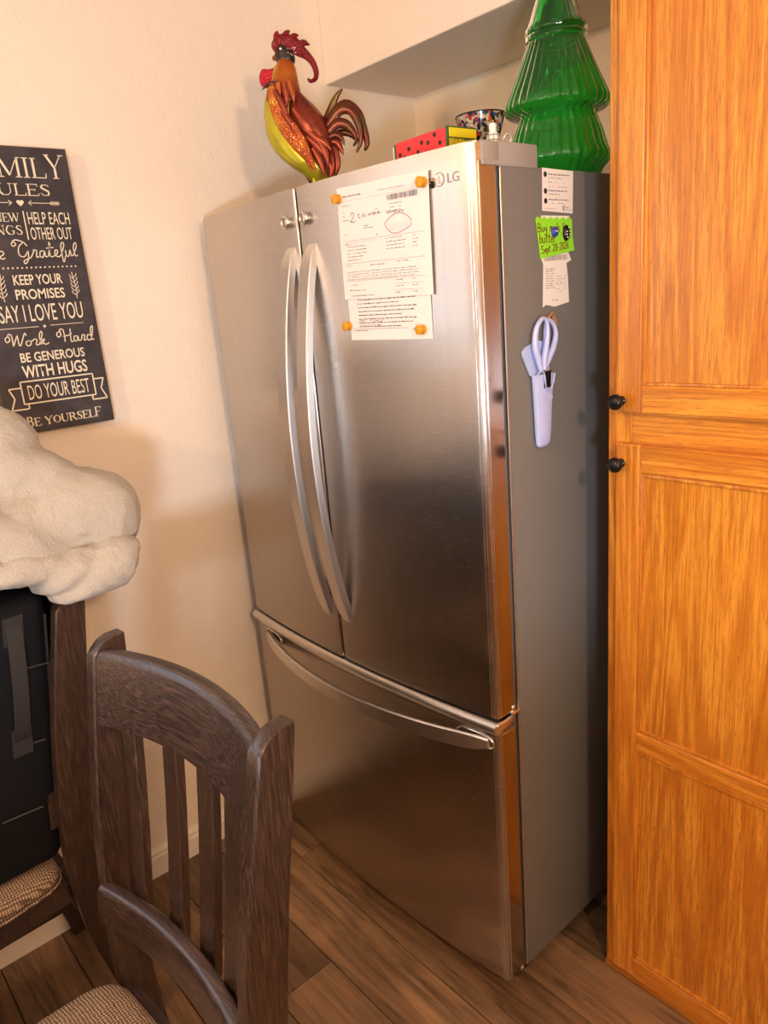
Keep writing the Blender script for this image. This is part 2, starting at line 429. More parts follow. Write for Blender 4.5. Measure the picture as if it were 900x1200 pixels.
# drawer lip: rounded bar along the top of the drawer, turned round the right corner
def bar_sweep(zc, hh, dep, x0, x1, n=24, off=0.0):
    sec = []
    for a in range(-90, 91, 15):
        sec.append((-dep*math.cos(R(a)), hh*math.sin(R(a))))
    sec = [(.012, -hh)]+sec+[(.012, hh)]
    rings = []
    for i in range(n+1):
        x = x0+(x1-x0)*i/n; rings.append([(x, fy(x)+off+q[0], zc+q[1]) for q in sec])
    return loft(bmesh.new(), rings)
link('drawer_lip', bar_sweep(.703, .014, .013, -.001, W+.001), M_SATIN, dw, smooth=50)
link('drawer_lip_return', bx(W-.004, W+.004, -.008, .050, .693, .716, bev=.004), M_SATIN, dw, smooth=50)
# black strip drawing the shadow in the groove under the lip
link('lip_groove_shade', bar_sweep(.6865, .0025, .001, .004, W-.004), M_GASKET, dw)
# bowed door handles
def vhandle(x0, par, z0=.827, z1=1.667, bow=.062, wd=.038, dp=.020):
    rings = []; n = 40
    for i in range(n+1):
        t = i/n; z = z0+(z1-z0)*t; s = math.sin(math.pi*t)**.72; end = min(t, 1-t)/.05; k = min(1, end)**.5
        y = fy(x0+.012)-.004-bow*s
        taper = .6+.4*k; ww = wd*taper; dd = dp*(.45+.55*k)
        xl = x0+(wd-ww)*(.85 if t > .5 else .35)
        rings.append([(xl+.002, y, z), (xl+ww-.002, y, z), (xl+ww, y+.002, z), (xl+ww*.88, y+dd, z), (xl+ww*.12, y+dd, z), (xl, y+.002, z)])
    h = link('door_handle', loft(bmesh.new(), rings), M_SATIN, par, smooth=30)
    for zz in (z0+.02, z1-.02):
        link('handle_mount', bx(x0+.012, x0+wd-.012, fy(x0)-.014, fy(x0)+.006, zz-.010+(.008 if zz < 1 else -.008), zz+.010+(.008 if zz < 1 else -.008), bev=.003), M_SATIN, h)
    return h
vhandle(.390, dl); vhandle(.465, dr)
# bowed drawer handle
rings = []; n = 44; X0, X1 = .062, .885
for i in range(n+1):
    t = i/n; x = X0+(X1-X0)*t; s = math.sin(math.pi*t)**.75; k = min(1, min(t, 1-t)/.06)**.5
    y = fy(x)-.006-.056*s; z = .662-.004*s; hh = .019*(.55+.45*k); dd = .015
    rings.append([(x, y, z-hh+.003), (x, y+.003, z-hh), (x, y+dd, z-hh*.7), (x, y+dd, z+hh*.7), (x, y+.003, z+hh), (x, y, z+hh-.003)])
hd = link('drawer_handle', loft(bmesh.new(), rings), M_SATIN, dw, smooth=30)
for xc in (.098, .850):
    bm = bmesh.new(); pts = []
    for i in range(33):
        a = 2*math.pi*i/32; px_ = .046*math.copysign(abs(math.cos(a))**.7, math.cos(a)); pz_ = .0165*math.copysign(abs(math.sin(a))**.8, math.sin(a))
        pts.append((xc+px_, fy(xc+px_)-.001, .662+pz_))
    tube(bm, pts, .0022, 6); link('handle_rim', bm, M_CHROME, hd, smooth=60)
# top, middle and bottom hinges
h = link('hinge_cover', bx(W-.125, W+.002, .060, .166, 1.744, 1.7835, bev=.004), M_HINGE, fr, smooth=35)
link('hinge_cover', bx(W-.055, W+.003, .018, .058, 1.748, 1.782, bev=.003), M_HINGE, fr, smooth=35)
link('hinge_ledge', bx(W-.05, W+.0045, .016, .062, 1.744, 1.753, bev=.002), M_HINGE, fr)
link('hinge_cover', bx(.002, .125, .060, .166, 1.744, 1.7835, bev=.004), M_HINGE, fr, smooth=35)
link('hinge_pin', bx(W-.03, W+.005, .038, .066, .716, .724, bev=.002), M_CHROME, fr)
bm = bmesh.new(); lathe(bm, [(.007, 0), (.008, .003), (.008, .012), (.005, .015)], 14, (W-.004, .048, .722)); link('hinge_pin', bm, M_CHROME, fr, smooth=50)
bm = bmesh.new(); lathe(bm, [(.006, 0), (.009, .004), (.009, .011), (.003, .016)], 14, (W-.005, .046, .053)); link('bottom_bracket', bm, M_CHROME, fr, smooth=50)
link('cabinet_front_edge', bx(W-.004, W+.001, .0625, .0665, .055, 1.745, bev=.001), M_SATIN, fr)
# round emblem and letters by the top right corner
em = bmesh.new()
FX = Matrix(((1, 0, 0, 0), (0, 0, -1, 0), (0, 1, 0, 0), (0, 0, 0, 1)))      # text plane: x right, y up -> faces -y
def facing_front(x, z, y): return Matrix.Translation((x, y, z)) @ FX
ring = [(.8365+.0105*math.cos(2*math.pi*i/24), 1.7325+.0105*math.sin(2*math.pi*i/24)) for i in range(25)]
ribbon(em, ring, .0011, Matrix.Translation((0, -.0085, 0)) @ FX, .0006)
ribbon(em, [(.8365, 1.738), (.8365, 1.727), (.841, 1.727)], .0011, Matrix.Translation((0, -.0085, 0)) @ FX, .0006)
M_EMB = mat('etched_grey_emblem', (.30, .27, .26), .3, .8)[0]
link('round_emblem', em, M_EMB, dr)
tm = text_mesh('LG', .022, sx=1.0, ext=.0004)
for v in tm.vertices: v.co = Vector((.866+v.co.x, fy(.866+v.co.x)-.0005-v.co.z, 1.7245+v.co.y))
link('emblem_letters', tm, M_EMB, dr)

# ------------------------------------------------------------------ papers and magnets on the doors
def sheet(x0, z0, wd, ht, y, rot, name, mt, nx=6, nz=8, curl=.002):
    """thin bent sheet on the door front; returns mesh in world space"""
    bm = bmesh.new(); rows = []
    for j in range(nz+1):
        rw = []
        for i in range(nx+1):
            a, b = i/nx*wd, j/nz*ht
            x = x0+a*math.cos(rot)-b*math.sin(rot); z = z0+a*math.sin(rot)+b*math.cos(rot)
            rw.append(bm.verts.new((x, fy(x)+y-curl*math.sin(math.pi*j/nz)*.5, z)))
        rows.append(rw)
    for j in range(nz):
        for i in range(nx): bm.faces.new((rows[j][i], rows[j][i+1], rows[j+1][i+1], rows[j+1][i]))
    g = bmesh.ops.extrude_face_region(bm, geom=bm.faces[:])
    for v in g['geom']:
        if isinstance(v, bmesh.types.BMVert): v.co.y += .0004
    return link(name, bm, mt)
def print_rows(segs, x0, z0, rot, y, h=.0012):
    bm = bmesh.new()
    c, s = math.cos(rot), math.sin(rot)
    for (a, b, L, th) in segs:
        rows = []
        k = max(1, int(L/.03))
        pts = [(a+L*i/k, b) for i in range(k+1)]
        for p, q in zip(pts, pts[1:]):
            vs = []
            for (u, v) in ((p[0], p[1]-th/2), (q[0], q[1]-th/2), (q[0], q[1]+th/2), (p[0], p[1]+th/2)):
                x = x0+u*c-v*s; z = z0+u*s+v*c; vs.append(bm.verts.new((x, fy(x)+y, z)))
            bm.faces.new(vs)
    return bm
def words(a, b, L, th=.0011, dens=.72):
    out = []; x = a
    while x < a+L:
        wl = random.uniform(.0025, .011)
        if x+wl > a+L: break
        if random.random() < dens+.2: out.append((x, b+random.uniform(-.0002, .0002), wl, th*random.uniform(.6, 1.1)))
        x += wl+random.uniform(.0012, .003)
    return out
RL = -.035
lower = sheet(.588, 1.474, .216, .27, -.0010, R(-.6), 'paper_sheet', M_PAPER)
tag(lower, 'lower white printed page pinned to the right fridge door, peeking out under the other', 'paper')
seg = []
for k in range(9): seg += words(.028 if k else .036, .083-.0072*k, .155 if k % 3 != 2 else .12, .0018, .8)
seg += words(.03, .028, .06, .001); seg += [(.01, .021, .15, .0005)]; seg += words(.012, .018, .04, .0013)+words(.17, .018, .012, .0013)
link('printed_text', print_rows(seg, .588, 1.474, R(-.6), -.0026), M_INK, lower)
upper = sheet(.583, 1.553, .231, .203, -.0042, R(-1.2), 'paper_sheet', M_PAPER)
tag(upper, 'upper white form with barcode and purple pen circle pinned over another page', 'paper')
seg = words(.018, .186, .05, .002, .95)+words(.115, .186, .07, .001)
seg += [(.012+.0095*k, .178, .006, .0004) for k in range(22)]
seg += words(.014, .170, .03)+words(.014, .158, .014)+words(.014, .151, .014)+words(.014, .144, .02)
seg += words(.095, .156, .03)+words(.088, .149, .035)+words(.07, .130, .02)+words(.07, .126, .025)
seg += words(.14, .160, .035)+words(.14, .154, .03)+words(.14, .148, .03)
seg += words(.014, .118, .015)+words(.1, .112, .01)+words(.014, .101, .02)
for k in range(5): seg += words(.02, .096-.006*k, .06 if k < 3 else .045)
for k in range(4): seg += words(.125, .103-.006*k, .05)+words(.19, .103-.006*k, .014)
seg += words(.014, .062, .018)+words(.08, .060, .04)+words(.15, .062, .03)
for k in range(4): seg += words(.014, .050-.0045*k, .19, .0009)
seg += words(.014, .026, .03)+words(.018, .016, .05)+words(.02, .006, .07)
for k in range(3): seg += words(.145, .03-.011*k, .02, .0013)+words(.185, .03-.011*k, .015)
seg += [(.012, .034, .205, .0004), (.14, .023, .07, .0003), (.14, .012, .07, .0003)]
seg += [(.012, .107, .205, .0004), (.012, .066, .205, .0004)]
link('printed_text', print_rows(seg, .583, 1.553, R(-1.2), -.0062), M_INK, upper)
bars = []; x = .134
while x < .205:
    wv_ = random.choice((.0007, .001, .0015)); bars.append((x, .171, wv_, .0095)); x += wv_+random.choice((.0009, .0013, .0022))
link('barcode', print_rows(bars, .583, 1.553, R(-1.2), -.0063), M_INK, upper)
for q in ((.145, .184, .05, .004), (.135, .121, .05, .012), (.02, .104, .08, .006)): link('pink_highlight', print_rows([q], .583, 1.553, R(-1.2), -.0060), M_PINK, upper)
def draw_on_front(name, strokes, mt, x0, z0, rot, y, wd, par):
    bm = bmesh.new(); c, s = math.cos(rot), math.sin(rot)
    for st in strokes:
        pts = catmull([(p[0], p[1], 0) for p in st], 6) if len(st) > 2 else [Vector((p[0], p[1], 0)) for p in st]
        q = []
        for p in pts: q.append((x0+p.x*c-p.y*s, z0+p.x*s+p.y*c))
        xm = sum(a for a, _ in q)/len(q)
        # follow the bow by sectioning
        n = len(q); rows = []
        for i, p in enumerate(q):
            a = Vector(q[max(i-1, 0)]); b = Vector(q[min(i+1, n-1)]); t = (b-a)
            if t.length < 1e-9: t = Vector((1, 0))
            t.normalize(); nn = Vector((-t.y, t.x))*wd/2
            rows.append([bm.verts.new((p[0]+sg*nn.x, fy(p[0])+y, p[1]+sg*nn.y)) for sg in (1, -1)])
        for a, b in zip(rows, rows[1:]): bm.faces.new((a[0], a[1], b[1], b[0]))
    return link(name, bm, mt, par)
ell = [(.158+.032*math.cos(2*math.pi*i/16), .126+.0155*math.sin(2*math.pi*i/16)+.0015*math.sin(5*i)) for i in range(17)]
draw_on_front('purple_circle', [ell], M_PURPLE, .583, 1.553, R(-1.2), -.0064, .0013, upper)
scr = [[(.036, .150), (.040, .156), (.046, .152), (.038, .142), (.034, .141), (.044, .139), (.051, .141)], [(.056, .150), (.060, .152), (.058, .146), (.064, .145)],
       [(.068, .146), (.071, .151), (.074, .145), (.078, .150)], [(.084, .145), (.087, .149), (.091, .145)], [(.100, .155), (.098, .146), (.103, .150), (.106, .147)], [(.109, .150), (.112, .147), (.111, .153)]]
draw_on_front('handwriting', scr, M_INKD, .583, 1.553, R(-1.2), -.0065, .0009, upper)
scr2 = [[(.131, .144), (.134, .149), (.137, .144), (.140, .149), (.143, .144)], [(.147, .144), (.149, .148), (.152, .144), (.155, .149), (.158, .144)], [(.163, .150), (.162, .144), (.167, .148), (.170, .144), (.174, .147)]]
draw_on_front('handwriting', scr2, M_INKD, .583, 1.553, R(-1.2), -.0065, .0009, upper)
sig = [[(.03, .036), (.034, .040), (.037, .034), (.041, .038), (.046, .034)], [(.06, .034), (.066, .041), (.070, .033), (.08, .037), (.088, .033), (.098, .040)]]
draw_on_front('handwriting', sig, M_INKD, .588, 1.474, R(-.6), -.0027, .0008, lower)

def round_magnet(x, z, off, label, name='round_magnet'):
    t = thing(name, label, 'magnet', (x, fy(x)-off, z), group=None)
    bm = bmesh.new(); lathe(bm, [(.0, 0), (.0085, 0), (.0090, .001), (.0085, .0035), (.006, .0045), (.006, .007), (.0085, .009), (.0092, .0105), (.0088, .0125), (.007, .0135), (.0, .0137)], 26, axis='Y')
    link('magnet_cap', bm, M_AMBER, t, smooth=45)
    bm = bmesh.new(); lathe(bm, [(0, -.0), (.0078, 0), (.0078, .0022), (0, .0022)], 20, axis='Y'); link('metal_disc', bm, M_SATIN, t, smooth=45)
    return t
round_magnet(.592, 1.737, .0052, 'amber round magnet at the top left corner of the printed papers')
round_magnet(.808, 1.733, .0052, 'amber round magnet at the top right corner, beside the fridge emblem')
round_magnet(.586, 1.502, .0022, 'amber round magnet at the bottom left corner of the papers')
round_magnet(.783, 1.489, .0022, 'amber round magnet on the bottom right corner of the papers')
def clear_loop(x, z):
    t = thing('oval_magnet', 'small dark clasp magnet wedged beside the top right amber magnet', 'magnet', (x, fy(x), z))
    bm = bmesh.new(); lathe(bm, [(0, 0), (.0052, 0), (.006, .002), (.0052, .004), (0, .0046)], 16, axis='Y'); link('clasp', bm, M_BRONZE, t, smooth=50)
    bm = bmesh.new(); tube(bm, [(.004*math.cos(a*.4), -.005, .006+.004*math.sin(a*.4)) for a in range(17)], .0009, 6); link('wire_loop', bm, M_CHROME, t, smooth=50)
clear_loop(.8215, 1.727)
for x, side in ((.416, 'left'), (.482, 'right')):
    t = thing('chrome_knob_magnet', f'small ridged chrome knob stuck near the top of the {side} fridge door', 'magnet', (x, fy(x), 1.7175))
    bm = bmesh.new(); lathe(bm, [(0, 0), (.009, 0), (.008, .002), (.008, .004), (.0125, .006), (.0135, .008), (.0135, .010), (.0115, .0125), (.008, .0135), (0, .0138)], 28, axis='Y', fn=lambda a, h: 1+.03*math.cos(14*a))
    link('knob_body', bm, M_CHROME, t, smooth=45)
    for rr in (.0095, .0050):
        bm = bmesh.new(); tube(bm, [(rr*math.cos(2*math.pi*i/20), -.0135, rr*math.sin(2*math.pi*i/20)) for i in range(21)], .0007, 5); link('ridge_ring', bm, M_SATIN, t, smooth=50)

# ------------------------------------------------------------------ papers on the right side of the fridge
SX = W+.0008
SM = Matrix(((0, 0, 1, 0), (1, 0, 0, 0), (0, 1, 0, 0), (0, 0, 0, 1)))     # plane x->+y, y->+z, normal +x
def side_plane(y, z, off=0, rot=0): return Matrix.Translation((SX+off, y, z)) @ SM @ Matrix.Rotation(rot, 4, 'Z')
def side_sheet(name, poly, off, mt, label, wavy=0, th=.0005):
    bm = bmesh.new()
    vs = [bm.verts.new((SX+off, y, z)) for y, z in poly]; f = bm.faces.new(vs)
    g = bmesh.ops.extrude_face_region(bm, geom=[f])
    for v in g['geom']:
        if isinstance(v, bmesh.types.BMVert): v.co.x += th
    o = link(name, bm, mt); tag(o, label, 'paper'); return o
def side_marks(name, segs, y0, z0, rot, off, mt, par):
    bm = bmesh.new(); mx = side_plane(y0, z0, off, rot)
    for a, b, L, th in segs:
        vs = [bm.verts.new(mx @ Vector(p)) for p in ((a, b-th/2, 0), (a+L, b-th/2, 0), (a+L, b+th/2, 0), (a, b+th/2, 0))]; bm.faces.new(vs)
    return link(name, bm, mt, par)
card = side_sheet('info_card', [(.176, 1.676), (.268, 1.672), (.271, 1.745), (.178, 1.747)], 0, M_PAPER, 'white printed card with three dark dots high on the fridge side')
sg_ = []
for b in (.060, .033, .018):
    sg_ += words(.018, b+.003, .065, .0022, .9)+words(.018, b-.003, .045, .0012)
for b in (.050, .043): sg_ += words(.018, b, .06, .0008, .4)
sg_ += words(.006, .006, .035, .0008)+words(.068, .008, .02, .0015)+words(.068, .004, .02, .0012)
side_marks('printed_text', sg_, .177, 1.674, 0, .0007, M_INK, card)
for b in (.0625, .035, .0185):
    bm = bmesh.new(); lathe(bm, [(0, 0), (.0048, 0), (.0048, .0003), (0, .0003)], 16, (SX+.0006, .186, 1.674+b), axis='X'); link('dot_icon', bm, M_INKD, card)
bm = bmesh.new(); mx = side_plane(.177+.063, 1.674+.007, .0007)
ribbon(bm, [(-.002, -.004), (-.003, 0), (-.001, .005)], .0012, mx, .0003); ribbon(bm, [(.001, -.005), (.0, 0), (.002, .004)], .0012, mx, .0003)
link('leaf_logo', bm, M_INKD, card)
rc = side_sheet('receipt', [(.172, 1.509), (.182, 1.513), (.208, 1.508), (.254, 1.514), (.251, 1.56), (.247, 1.585), (.262, 1.590), (.254, 1.603), (.258, 1.668), (.172, 1.668), (.170, 1.595), (.176, 1.585)], 0, M_PAPER, 'long crumpled till receipt hanging below the lime green note')
sg_ = []
for k in range(9): sg_ += words(.006, .066-.0042*k, .028, .0013, .95)
for k in range(7): sg_ += words(.036, .052-.0045*k, .035, .0008, .5)
sg_ += words(.022, .010, .03, .0012)
side_marks('printed_text', sg_, .176, 1.510, 0, .0007, M_INK, rc)
bars = []; x = 0
while x < .068:
    q = random.choice((.0006, .0009, .0014)); bars.append((x, 0, q, .009)); x += q+random.choice((.0006, .001, .0016))
side_marks('barcode', bars, .180, 1.594, .03, .0007, M_INK, rc)
gn = [(.160, 1.592), (.270, 1.604)]
top = [(.264-.0094*i, 1.664+.0022*(1 if i % 2 else -1)-.0003*i*0) for i in range(12)]
gp = [(.166, 1.594), (.271, 1.607), (.266, 1.632)]+top+[(.154, 1.662)]
note = side_sheet('sticky_note', gp, .0012, M_GREEN, 'lime green torn note with dark red handwriting on the fridge side')
def hand(par, strokes, y0, z0, rot, off, wd, mt, sc, name='handwriting'):
    bm = bmesh.new(); mx = side_plane(y0, z0, off, rot)
    for st in strokes:
        pts = catmull([(p[0]*sc, p[1]*sc, 0) for p in st], 5) if len(st) > 2 else [Vector((p[0]*sc, p[1]*sc, 0)) for p in st]
        ribbon(bm, [(p.x, p.y) for p in pts], wd, mx, .0003)
    return link(name, bm, mt, par)
G = {  # simple handwritten letters in a 1-unit high box; advance
 'B': ([[(0, 0), (0, 1)], [(0, 1), (.5, .85), (.4, .55), (0, .5)], [(0, .5), (.6, .4), (.5, .05), (0, 0)]], .8),
 'S': ([[(.55, .9), (.2, 1), (.05, .7), (.5, .4), (.45, .05), (0, .05)]], .75),
 'u': ([[(0, .55), (.03, .1), (.25, .02), (.4, .2), (.4, .55)], [(.4, .55), (.42, 0)]], .6),
 'y': ([[(0, .55), (.1, .2), (.35, .25)], [(.4, .6), (.35, -.2), (.1, -.4), (0, -.25)]], .6),
 'm': ([[(0, 0), (.02, .55), (.2, .5), (.22, 0)], [(.22, .4), (.4, .55), (.45, 0)]], .62),
 'e': ([[(0, .3), (.35, .35), (.25, .55), (.05, .45), (.05, .1), (.35, .05)]], .5),
 'd': ([[(.35, .45), (.1, .5), (.02, .15), (.2, 0), (.36, .2)], [(.38, 1), (.38, 0)]], .55),
 's': ([[(.3, .5), (.08, .5), (.1, .3), (.3, .2), (.2, 0), (0, .05)]], .45),
 'f': ([[(.35, .95), (.15, .85), (.12, 0)], [(0, .5), (.3, .5)]], .42),
 'o': ([[(.15, .55), (0, .25), (.15, 0), (.35, .2), (.3, .5), (.15, .55)]], .48),
 'r': ([[(0, 0), (.02, .55)], [(.02, .35), (.15, .55), (.3, .5)]], .4),
 'b': ([[(0, 1), (0, 0)], [(0, .4), (.25, .5), (.35, .2), (.15, 0), (0, .08)]], .5),
 't': ([[(.15, .9), (.12, .1), (.3, .02)], [(0, .6), (.32, .62)]], .42),
 'p': ([[(0, .55), (0, -.4)], [(0, .45), (.3, .5), (.3, .1), (0, .1)]], .48),
 '2': ([[(0, .8), (.25, 1), (.4, .7), (0, .02)], [(0, .02), (.45, .05)]], .6),
 '8': ([[(.25, .5), (.02, .75), (.25, 1), (.42, .75), (.02, .25), (.25, 0), (.45, .25), (.25, .5)]], .6),
 '0': ([[(.2, 1), (0, .5), (.2, 0), (.4, .5), (.2, 1)]], .55),
 '6': ([[(.35, 1), (.05, .5), (.1, .05), (.38, .15), (.3, .45), (.06, .35)]], .55),
 '-': ([[(0, .45), (.3, .45)]], .45), ' ': ([], .5)}
def write(s):
    x = 0; out = []
    for ch in s:
        st, ad = G[ch]
        for q in st: out.append([(p[0]+x, p[1]) for p in q])
        x += ad
    return out
hand(note, write('Buy meds for'), .160, 1.640, .02, .0018, .0017, M_REDINK, .0145)
hand(note, write('butter'), .165, 1.621, .03, .0018, .0018, M_REDINK, .0170)
hand(note, write('Sept 28-2026'), .170, 1.603, .10, .0018, .0016, M_REDINK, .0128)
t = thing('blue_magnet', 'round blue magnet with a white squiggle on the green note', 'magnet', (SX+.0018, .208, 1.640))
bm = bmesh.new(); lathe(bm, [(0, 0), (.009, 0), (.0095, .002), (.007, .005), (0, .0062)], 20, axis='X'); link('magnet_dome', bm, M_BLUE, t, smooth=60)
bm = bmesh.new(); mx = Matrix.Translation((.0058, 0, .001)) @ SM
ribbon(bm, [(-.004, .001), (-.002, -.001), (0, .0008), (.002, -.001), (.004, .001)], .0012, mx, .0006); link('white_squiggle', bm, M_WHITE, t)
t = thing('beetle_magnet', 'dark oval beetle magnet with pale spots on the green note', 'magnet', (SX+.0018, .243, 1.638))
bm = bmesh.new(); lathe(bm, [(0, 0), (.0088, 0), (.0092, .002), (.007, .006), (0, .008)], 20, axis='X')
for v in bm.verts: v.co.z *= 1.55
link('beetle_body', bm, M_BRONZE, t, smooth=60)
bm = bmesh.new()
for a, b in ((-.0035, .002), (.0035, .002), (-.002, -.008), (.002, .009), (-.0045, -.003), (.0045, -.003)):
    lathe(bm, [(0, .0058), (.0016, .006), (.001, .0076), (0, .0078)], 8, (0, a, b), axis='X')
link('pale_spots', bm, M_WHITE, t, smooth=60)

# ------------------------------------------------------------------ scissors in magnetic sheath
sc = thing('scissors', 'pale lilac kitchen scissors hanging in a sheath on the fridge side', 'scissors', (SX, .17, 1.25))
def S2(y, z, x): return (x, y-.17, z-1.25)
def side_loft(secs, xo, n=12):
    """secs: (y_left, y_right, z, thickness)"""
    rings = []
    for yl, yr, z, th in secs:
        ring = []
        for i in range(n):
            a = 2*math.pi*i/n; cy = math.copysign(abs(math.cos(a))**.6, math.cos(a)); sx = math.copysign(abs(math.sin(a))**.6, math.sin(a))
            ring.append(S2((yl+yr)/2+(yr-yl)/2*cy, z, xo+th/2+th/2*sx))
        rings.append(ring)
    return loft(bmesh.new(), rings)
link('sheath', side_loft([(.146, .162, 1.2505, .006), (.139, .168, 1.2530, .010), (.135, .172, 1.259, .013), (.133, .174, 1.28, .014), (.130, .177, 1.33, .015), (.127, .181, 1.37, .016), (.125, .183, 1.390, .016)], .002), M_LILAC, sc, smooth=50)
bm = bmesh.new(); prism(bm, [(.125, 1.389), (.104, 1.427), (.103, 1.436), (.113, 1.443), (.129, 1.447), (.150, 1.452), (.178, 1.444), (.182, 1.389)], lambda a, b, d: S2(a, b, .002+d), .003)
link('sheath_back', bm, M_LILACD, sc)
bm = bmesh.new(); tube(bm, [S2(*p, .020) for p in catmull([(.124, 1.390, 0), (.137, 1.397, 0), (.146, 1.391, 0), (.150, 1.366, 0), (.158, 1.360, 0), (.168, 1.364, 0), (.1785, 1.388, 0)], 5) for p in [(p.x, p.y)]] , .0016, 6); link('sheath_rim', bm, M_LILAC, sc, smooth=60)
link('blade_pivot', side_loft([(.146, .166, 1.365, .003), (.146, .168, 1.395, .003)], .018, 8), M_BRONZE, sc)
def loop_handle(pts, mt, x, rad=.0052):
    q = catmull([(p[0], p[1], 0) for p in pts], 8)
    bm = bmesh.new(); tube(bm, [S2(p.x, p.y, x) for p in q], lambda t: rad*(1+.25*math.sin(t*9)), 8, flat=.9, upv=(1, 0, 0)); return bm
H1 = [(.142, 1.398), (.134, 1.42), (.126, 1.445), (.130, 1.472), (.146, 1.489), (.160, 1.486), (.164, 1.468), (.160, 1.445), (.152, 1.42), (.150, 1.398)]
H2 = [(.156, 1.398), (.170, 1.415), (.186, 1.437), (.194, 1.458), (.188, 1.476), (.174, 1.486), (.166, 1.480), (.164, 1.455), (.160, 1.42), (.152, 1.398)]
link('handle_loop', loop_handle(H1, None, .016), M_LILAC, sc, smooth=60)
link('handle_loop', loop_handle(H2, None, .012), M_LILAC, sc, smooth=60)
bm = bmesh.new(); lathe(bm, [(.0042, 0), (.0055, 0), (.0055, .0008), (.0042, .0008)], 18, S2(.168, 1.345, .0172), axis='X'); link('round_mark', bm, M_LILACD, sc, smooth=60)
t = thing('wall_hook', 'small tan clip hook above the lilac scissors', 'hook', (SX, .19, 1.487))
link('hook_plate', bx(0, .003, -.010, .014, -.006, .006, bev=.001), M_BROWNP, t)
bm = bmesh.new(); tube(bm, [(.003, -.012, -.004), (.006, -.004, .006), (.006, .002, .011), (.006, .004, -.002)], .0028, 6); link('hook_arm', bm, M_BROWNP, t, smooth=60)
bm = bmesh.new(); tube(bm, [(.003, .009, .004), (.006, .012, -.008), (.004, .016, -.014)], .004, 6); link('hook_arm', bm, M_BROWNP, t, smooth=60)

# ------------------------------------------------------------------ oak pantry cabinet
CX, CY = 1.006, .238
pc = thing('pantry_cabinet', 'tall honey oak pantry cabinet with framed panel doors', 'cabinet', (CX, CY, 0))
CW = .62; CH = 2.148
link('cabinet_carcass', bx(0, CW, .02, YB-CY, .0, CH), M_OAKV, pc)
# face frame
link('face_stile', bx(0, .048, 0, .0195, .0, CH, bev=.0015), M_OAKV, pc)
link('face_stile', bx(CW-.048, CW, 0, .0195, .0, CH, bev=.0015), M_OAKV, pc)
link('face_rail', bx(.0485, CW-.0485, .0006, .0195, 1.235, 1.335, bev=.0008), M_OAKH, pc)
link('face_rail', bx(.0485, CW-.0485, .0006, .0195, 0, .06, bev=.0008), M_OAKH, pc)
link('base_trim', bx(-.001, CW, -.006, .0, 0, .016, bev=.002), M_OAKB, pc)
def cab_door(z0, z1, rails, nm):
    """frame-and-panel door; rails: list of (z0, z1)"""
    x0, x1 = .025, .595; F = -.019; S = .050
    d = link('door', bx(x0+.012, x1-.012, F+.010, -.0005, z0+.012, z1-.012), M_OAKP, pc); d.name = 'door'
    def piece(n, a, b, c, e, m):
        bm = bx(a, b, F, -.0008, c, e)
        es = [q for q in bm.edges if all(abs(v.co.y-F) < 1e-6 for v in q.verts)]
        bmesh.ops.bevel(bm, geom=es, offset=.004, segments=3, affect='EDGES'); link(n, bm, m, d, smooth=40)
    piece('stile', x0, x0+S, z0, z1, M_OAKV); piece('stile', x1-S, x1, z0, z1, M_OAKV)
    for a, b in rails: piece('rail', x0+S, x1-S, a, b, M_OAKH)
    zs = [r_ for r_ in rails]
    for (a, b), (c, e) in zip(zs, zs[1:]):      # panel and bead moulding inside each opening
        pa, pb = b, c
        bm = bx(x0+S, x1-S, F+.007, F+.011, pa, pb); link('panel', bm, M_OAKP, d)
        bm = bmesh.new(); B = .0065
        for q in ((x0+S, x0+S+B, pa, pb), (x1-S-B, x1-S, pa, pb), (x0+S+B, x1-S-B, pa, pa+B), (x0+S+B, x1-S-B, pb-B, pb)):
            box(bm, q[0], q[1], F+.0022, F+.008, q[2], q[3], bev=.0018)
        link('bead_moulding', bm, M_OAKV, d, smooth=40)
    return d
du = cab_door(1.313, CH-.02, [(1.313, 1.363), (CH-.075, CH-.02)], 'upper')
dd = cab_door(.030, 1.256, [(.030, .083), (.617, .664), (1.203, 1.256)], 'lower')
for par, zz in ((du, 1.336), (dd, 1.220)):
    k = .034
    bm = bmesh.new(); lathe(bm, [(0, 0), (.0085, 0), (.0085, .002), (.0055, .004), (.005, .010), (.008, .014), (.0130, .017), (.0145, .0205), (.0142, .024), (.0115, .0268), (.0105, .0262), (.008, .0282), (0, .0292)], 28, (k+.004, -.019, zz), axis='Y')
    link('knob', bm, M_BRONZE, par, smooth=40)

# ------------------------------------------------------------------ green glass tree jar
gl, nt, b = mat('green_glass', (.015, .50, .045), .02, 0, IOR=1.10, Transmission_Weight=1.0, Coat_Weight=1.0, Coat_Roughness=.03)
M_GLASSG = gl
TX, TY, TZ = .803, .372, 1.7475
jar = thing('tree_jar', 'large green ribbed glass jar shaped like a christmas tree on the fridge', 'jar', (TX, TY, TZ))
prof_all = [(.075, 0), (.090, .003), (.096, .008), (.099, .016), (.108, .024), (.118, .034), (.119, .042), (.112, .052), (.100, .085), (.088, .112), (.083, .118),
            (.088, .121), (.104, .125), (.114, .131), (.116, .140), (.112, .150), (.096, .180), (.078, .215), (.064, .244), (.061, .250),
            (.066, .252), (.0665, .258), (.0635, .262), (.0665, .266), (.066, .272), (.060, .280), (.045, .315), (.030, .350), (.016, .380), (.008, .392), (.011, .400), (.010, .410), (.001, .416)]
def amp_at(h):
    if h < .008: return 0
    if h > .246: return .010
    return .045
bm = bmesh.new()
prof_all = [(a*.90, h) for a, h in prof_all]
lathe(bm, prof_all, 160, fn=lambda a, h: 1-amp_at(h)*(.5-.5*math.cos(34*a)))
bmesh.ops.recalc_face_normals(bm, faces=bm.faces)
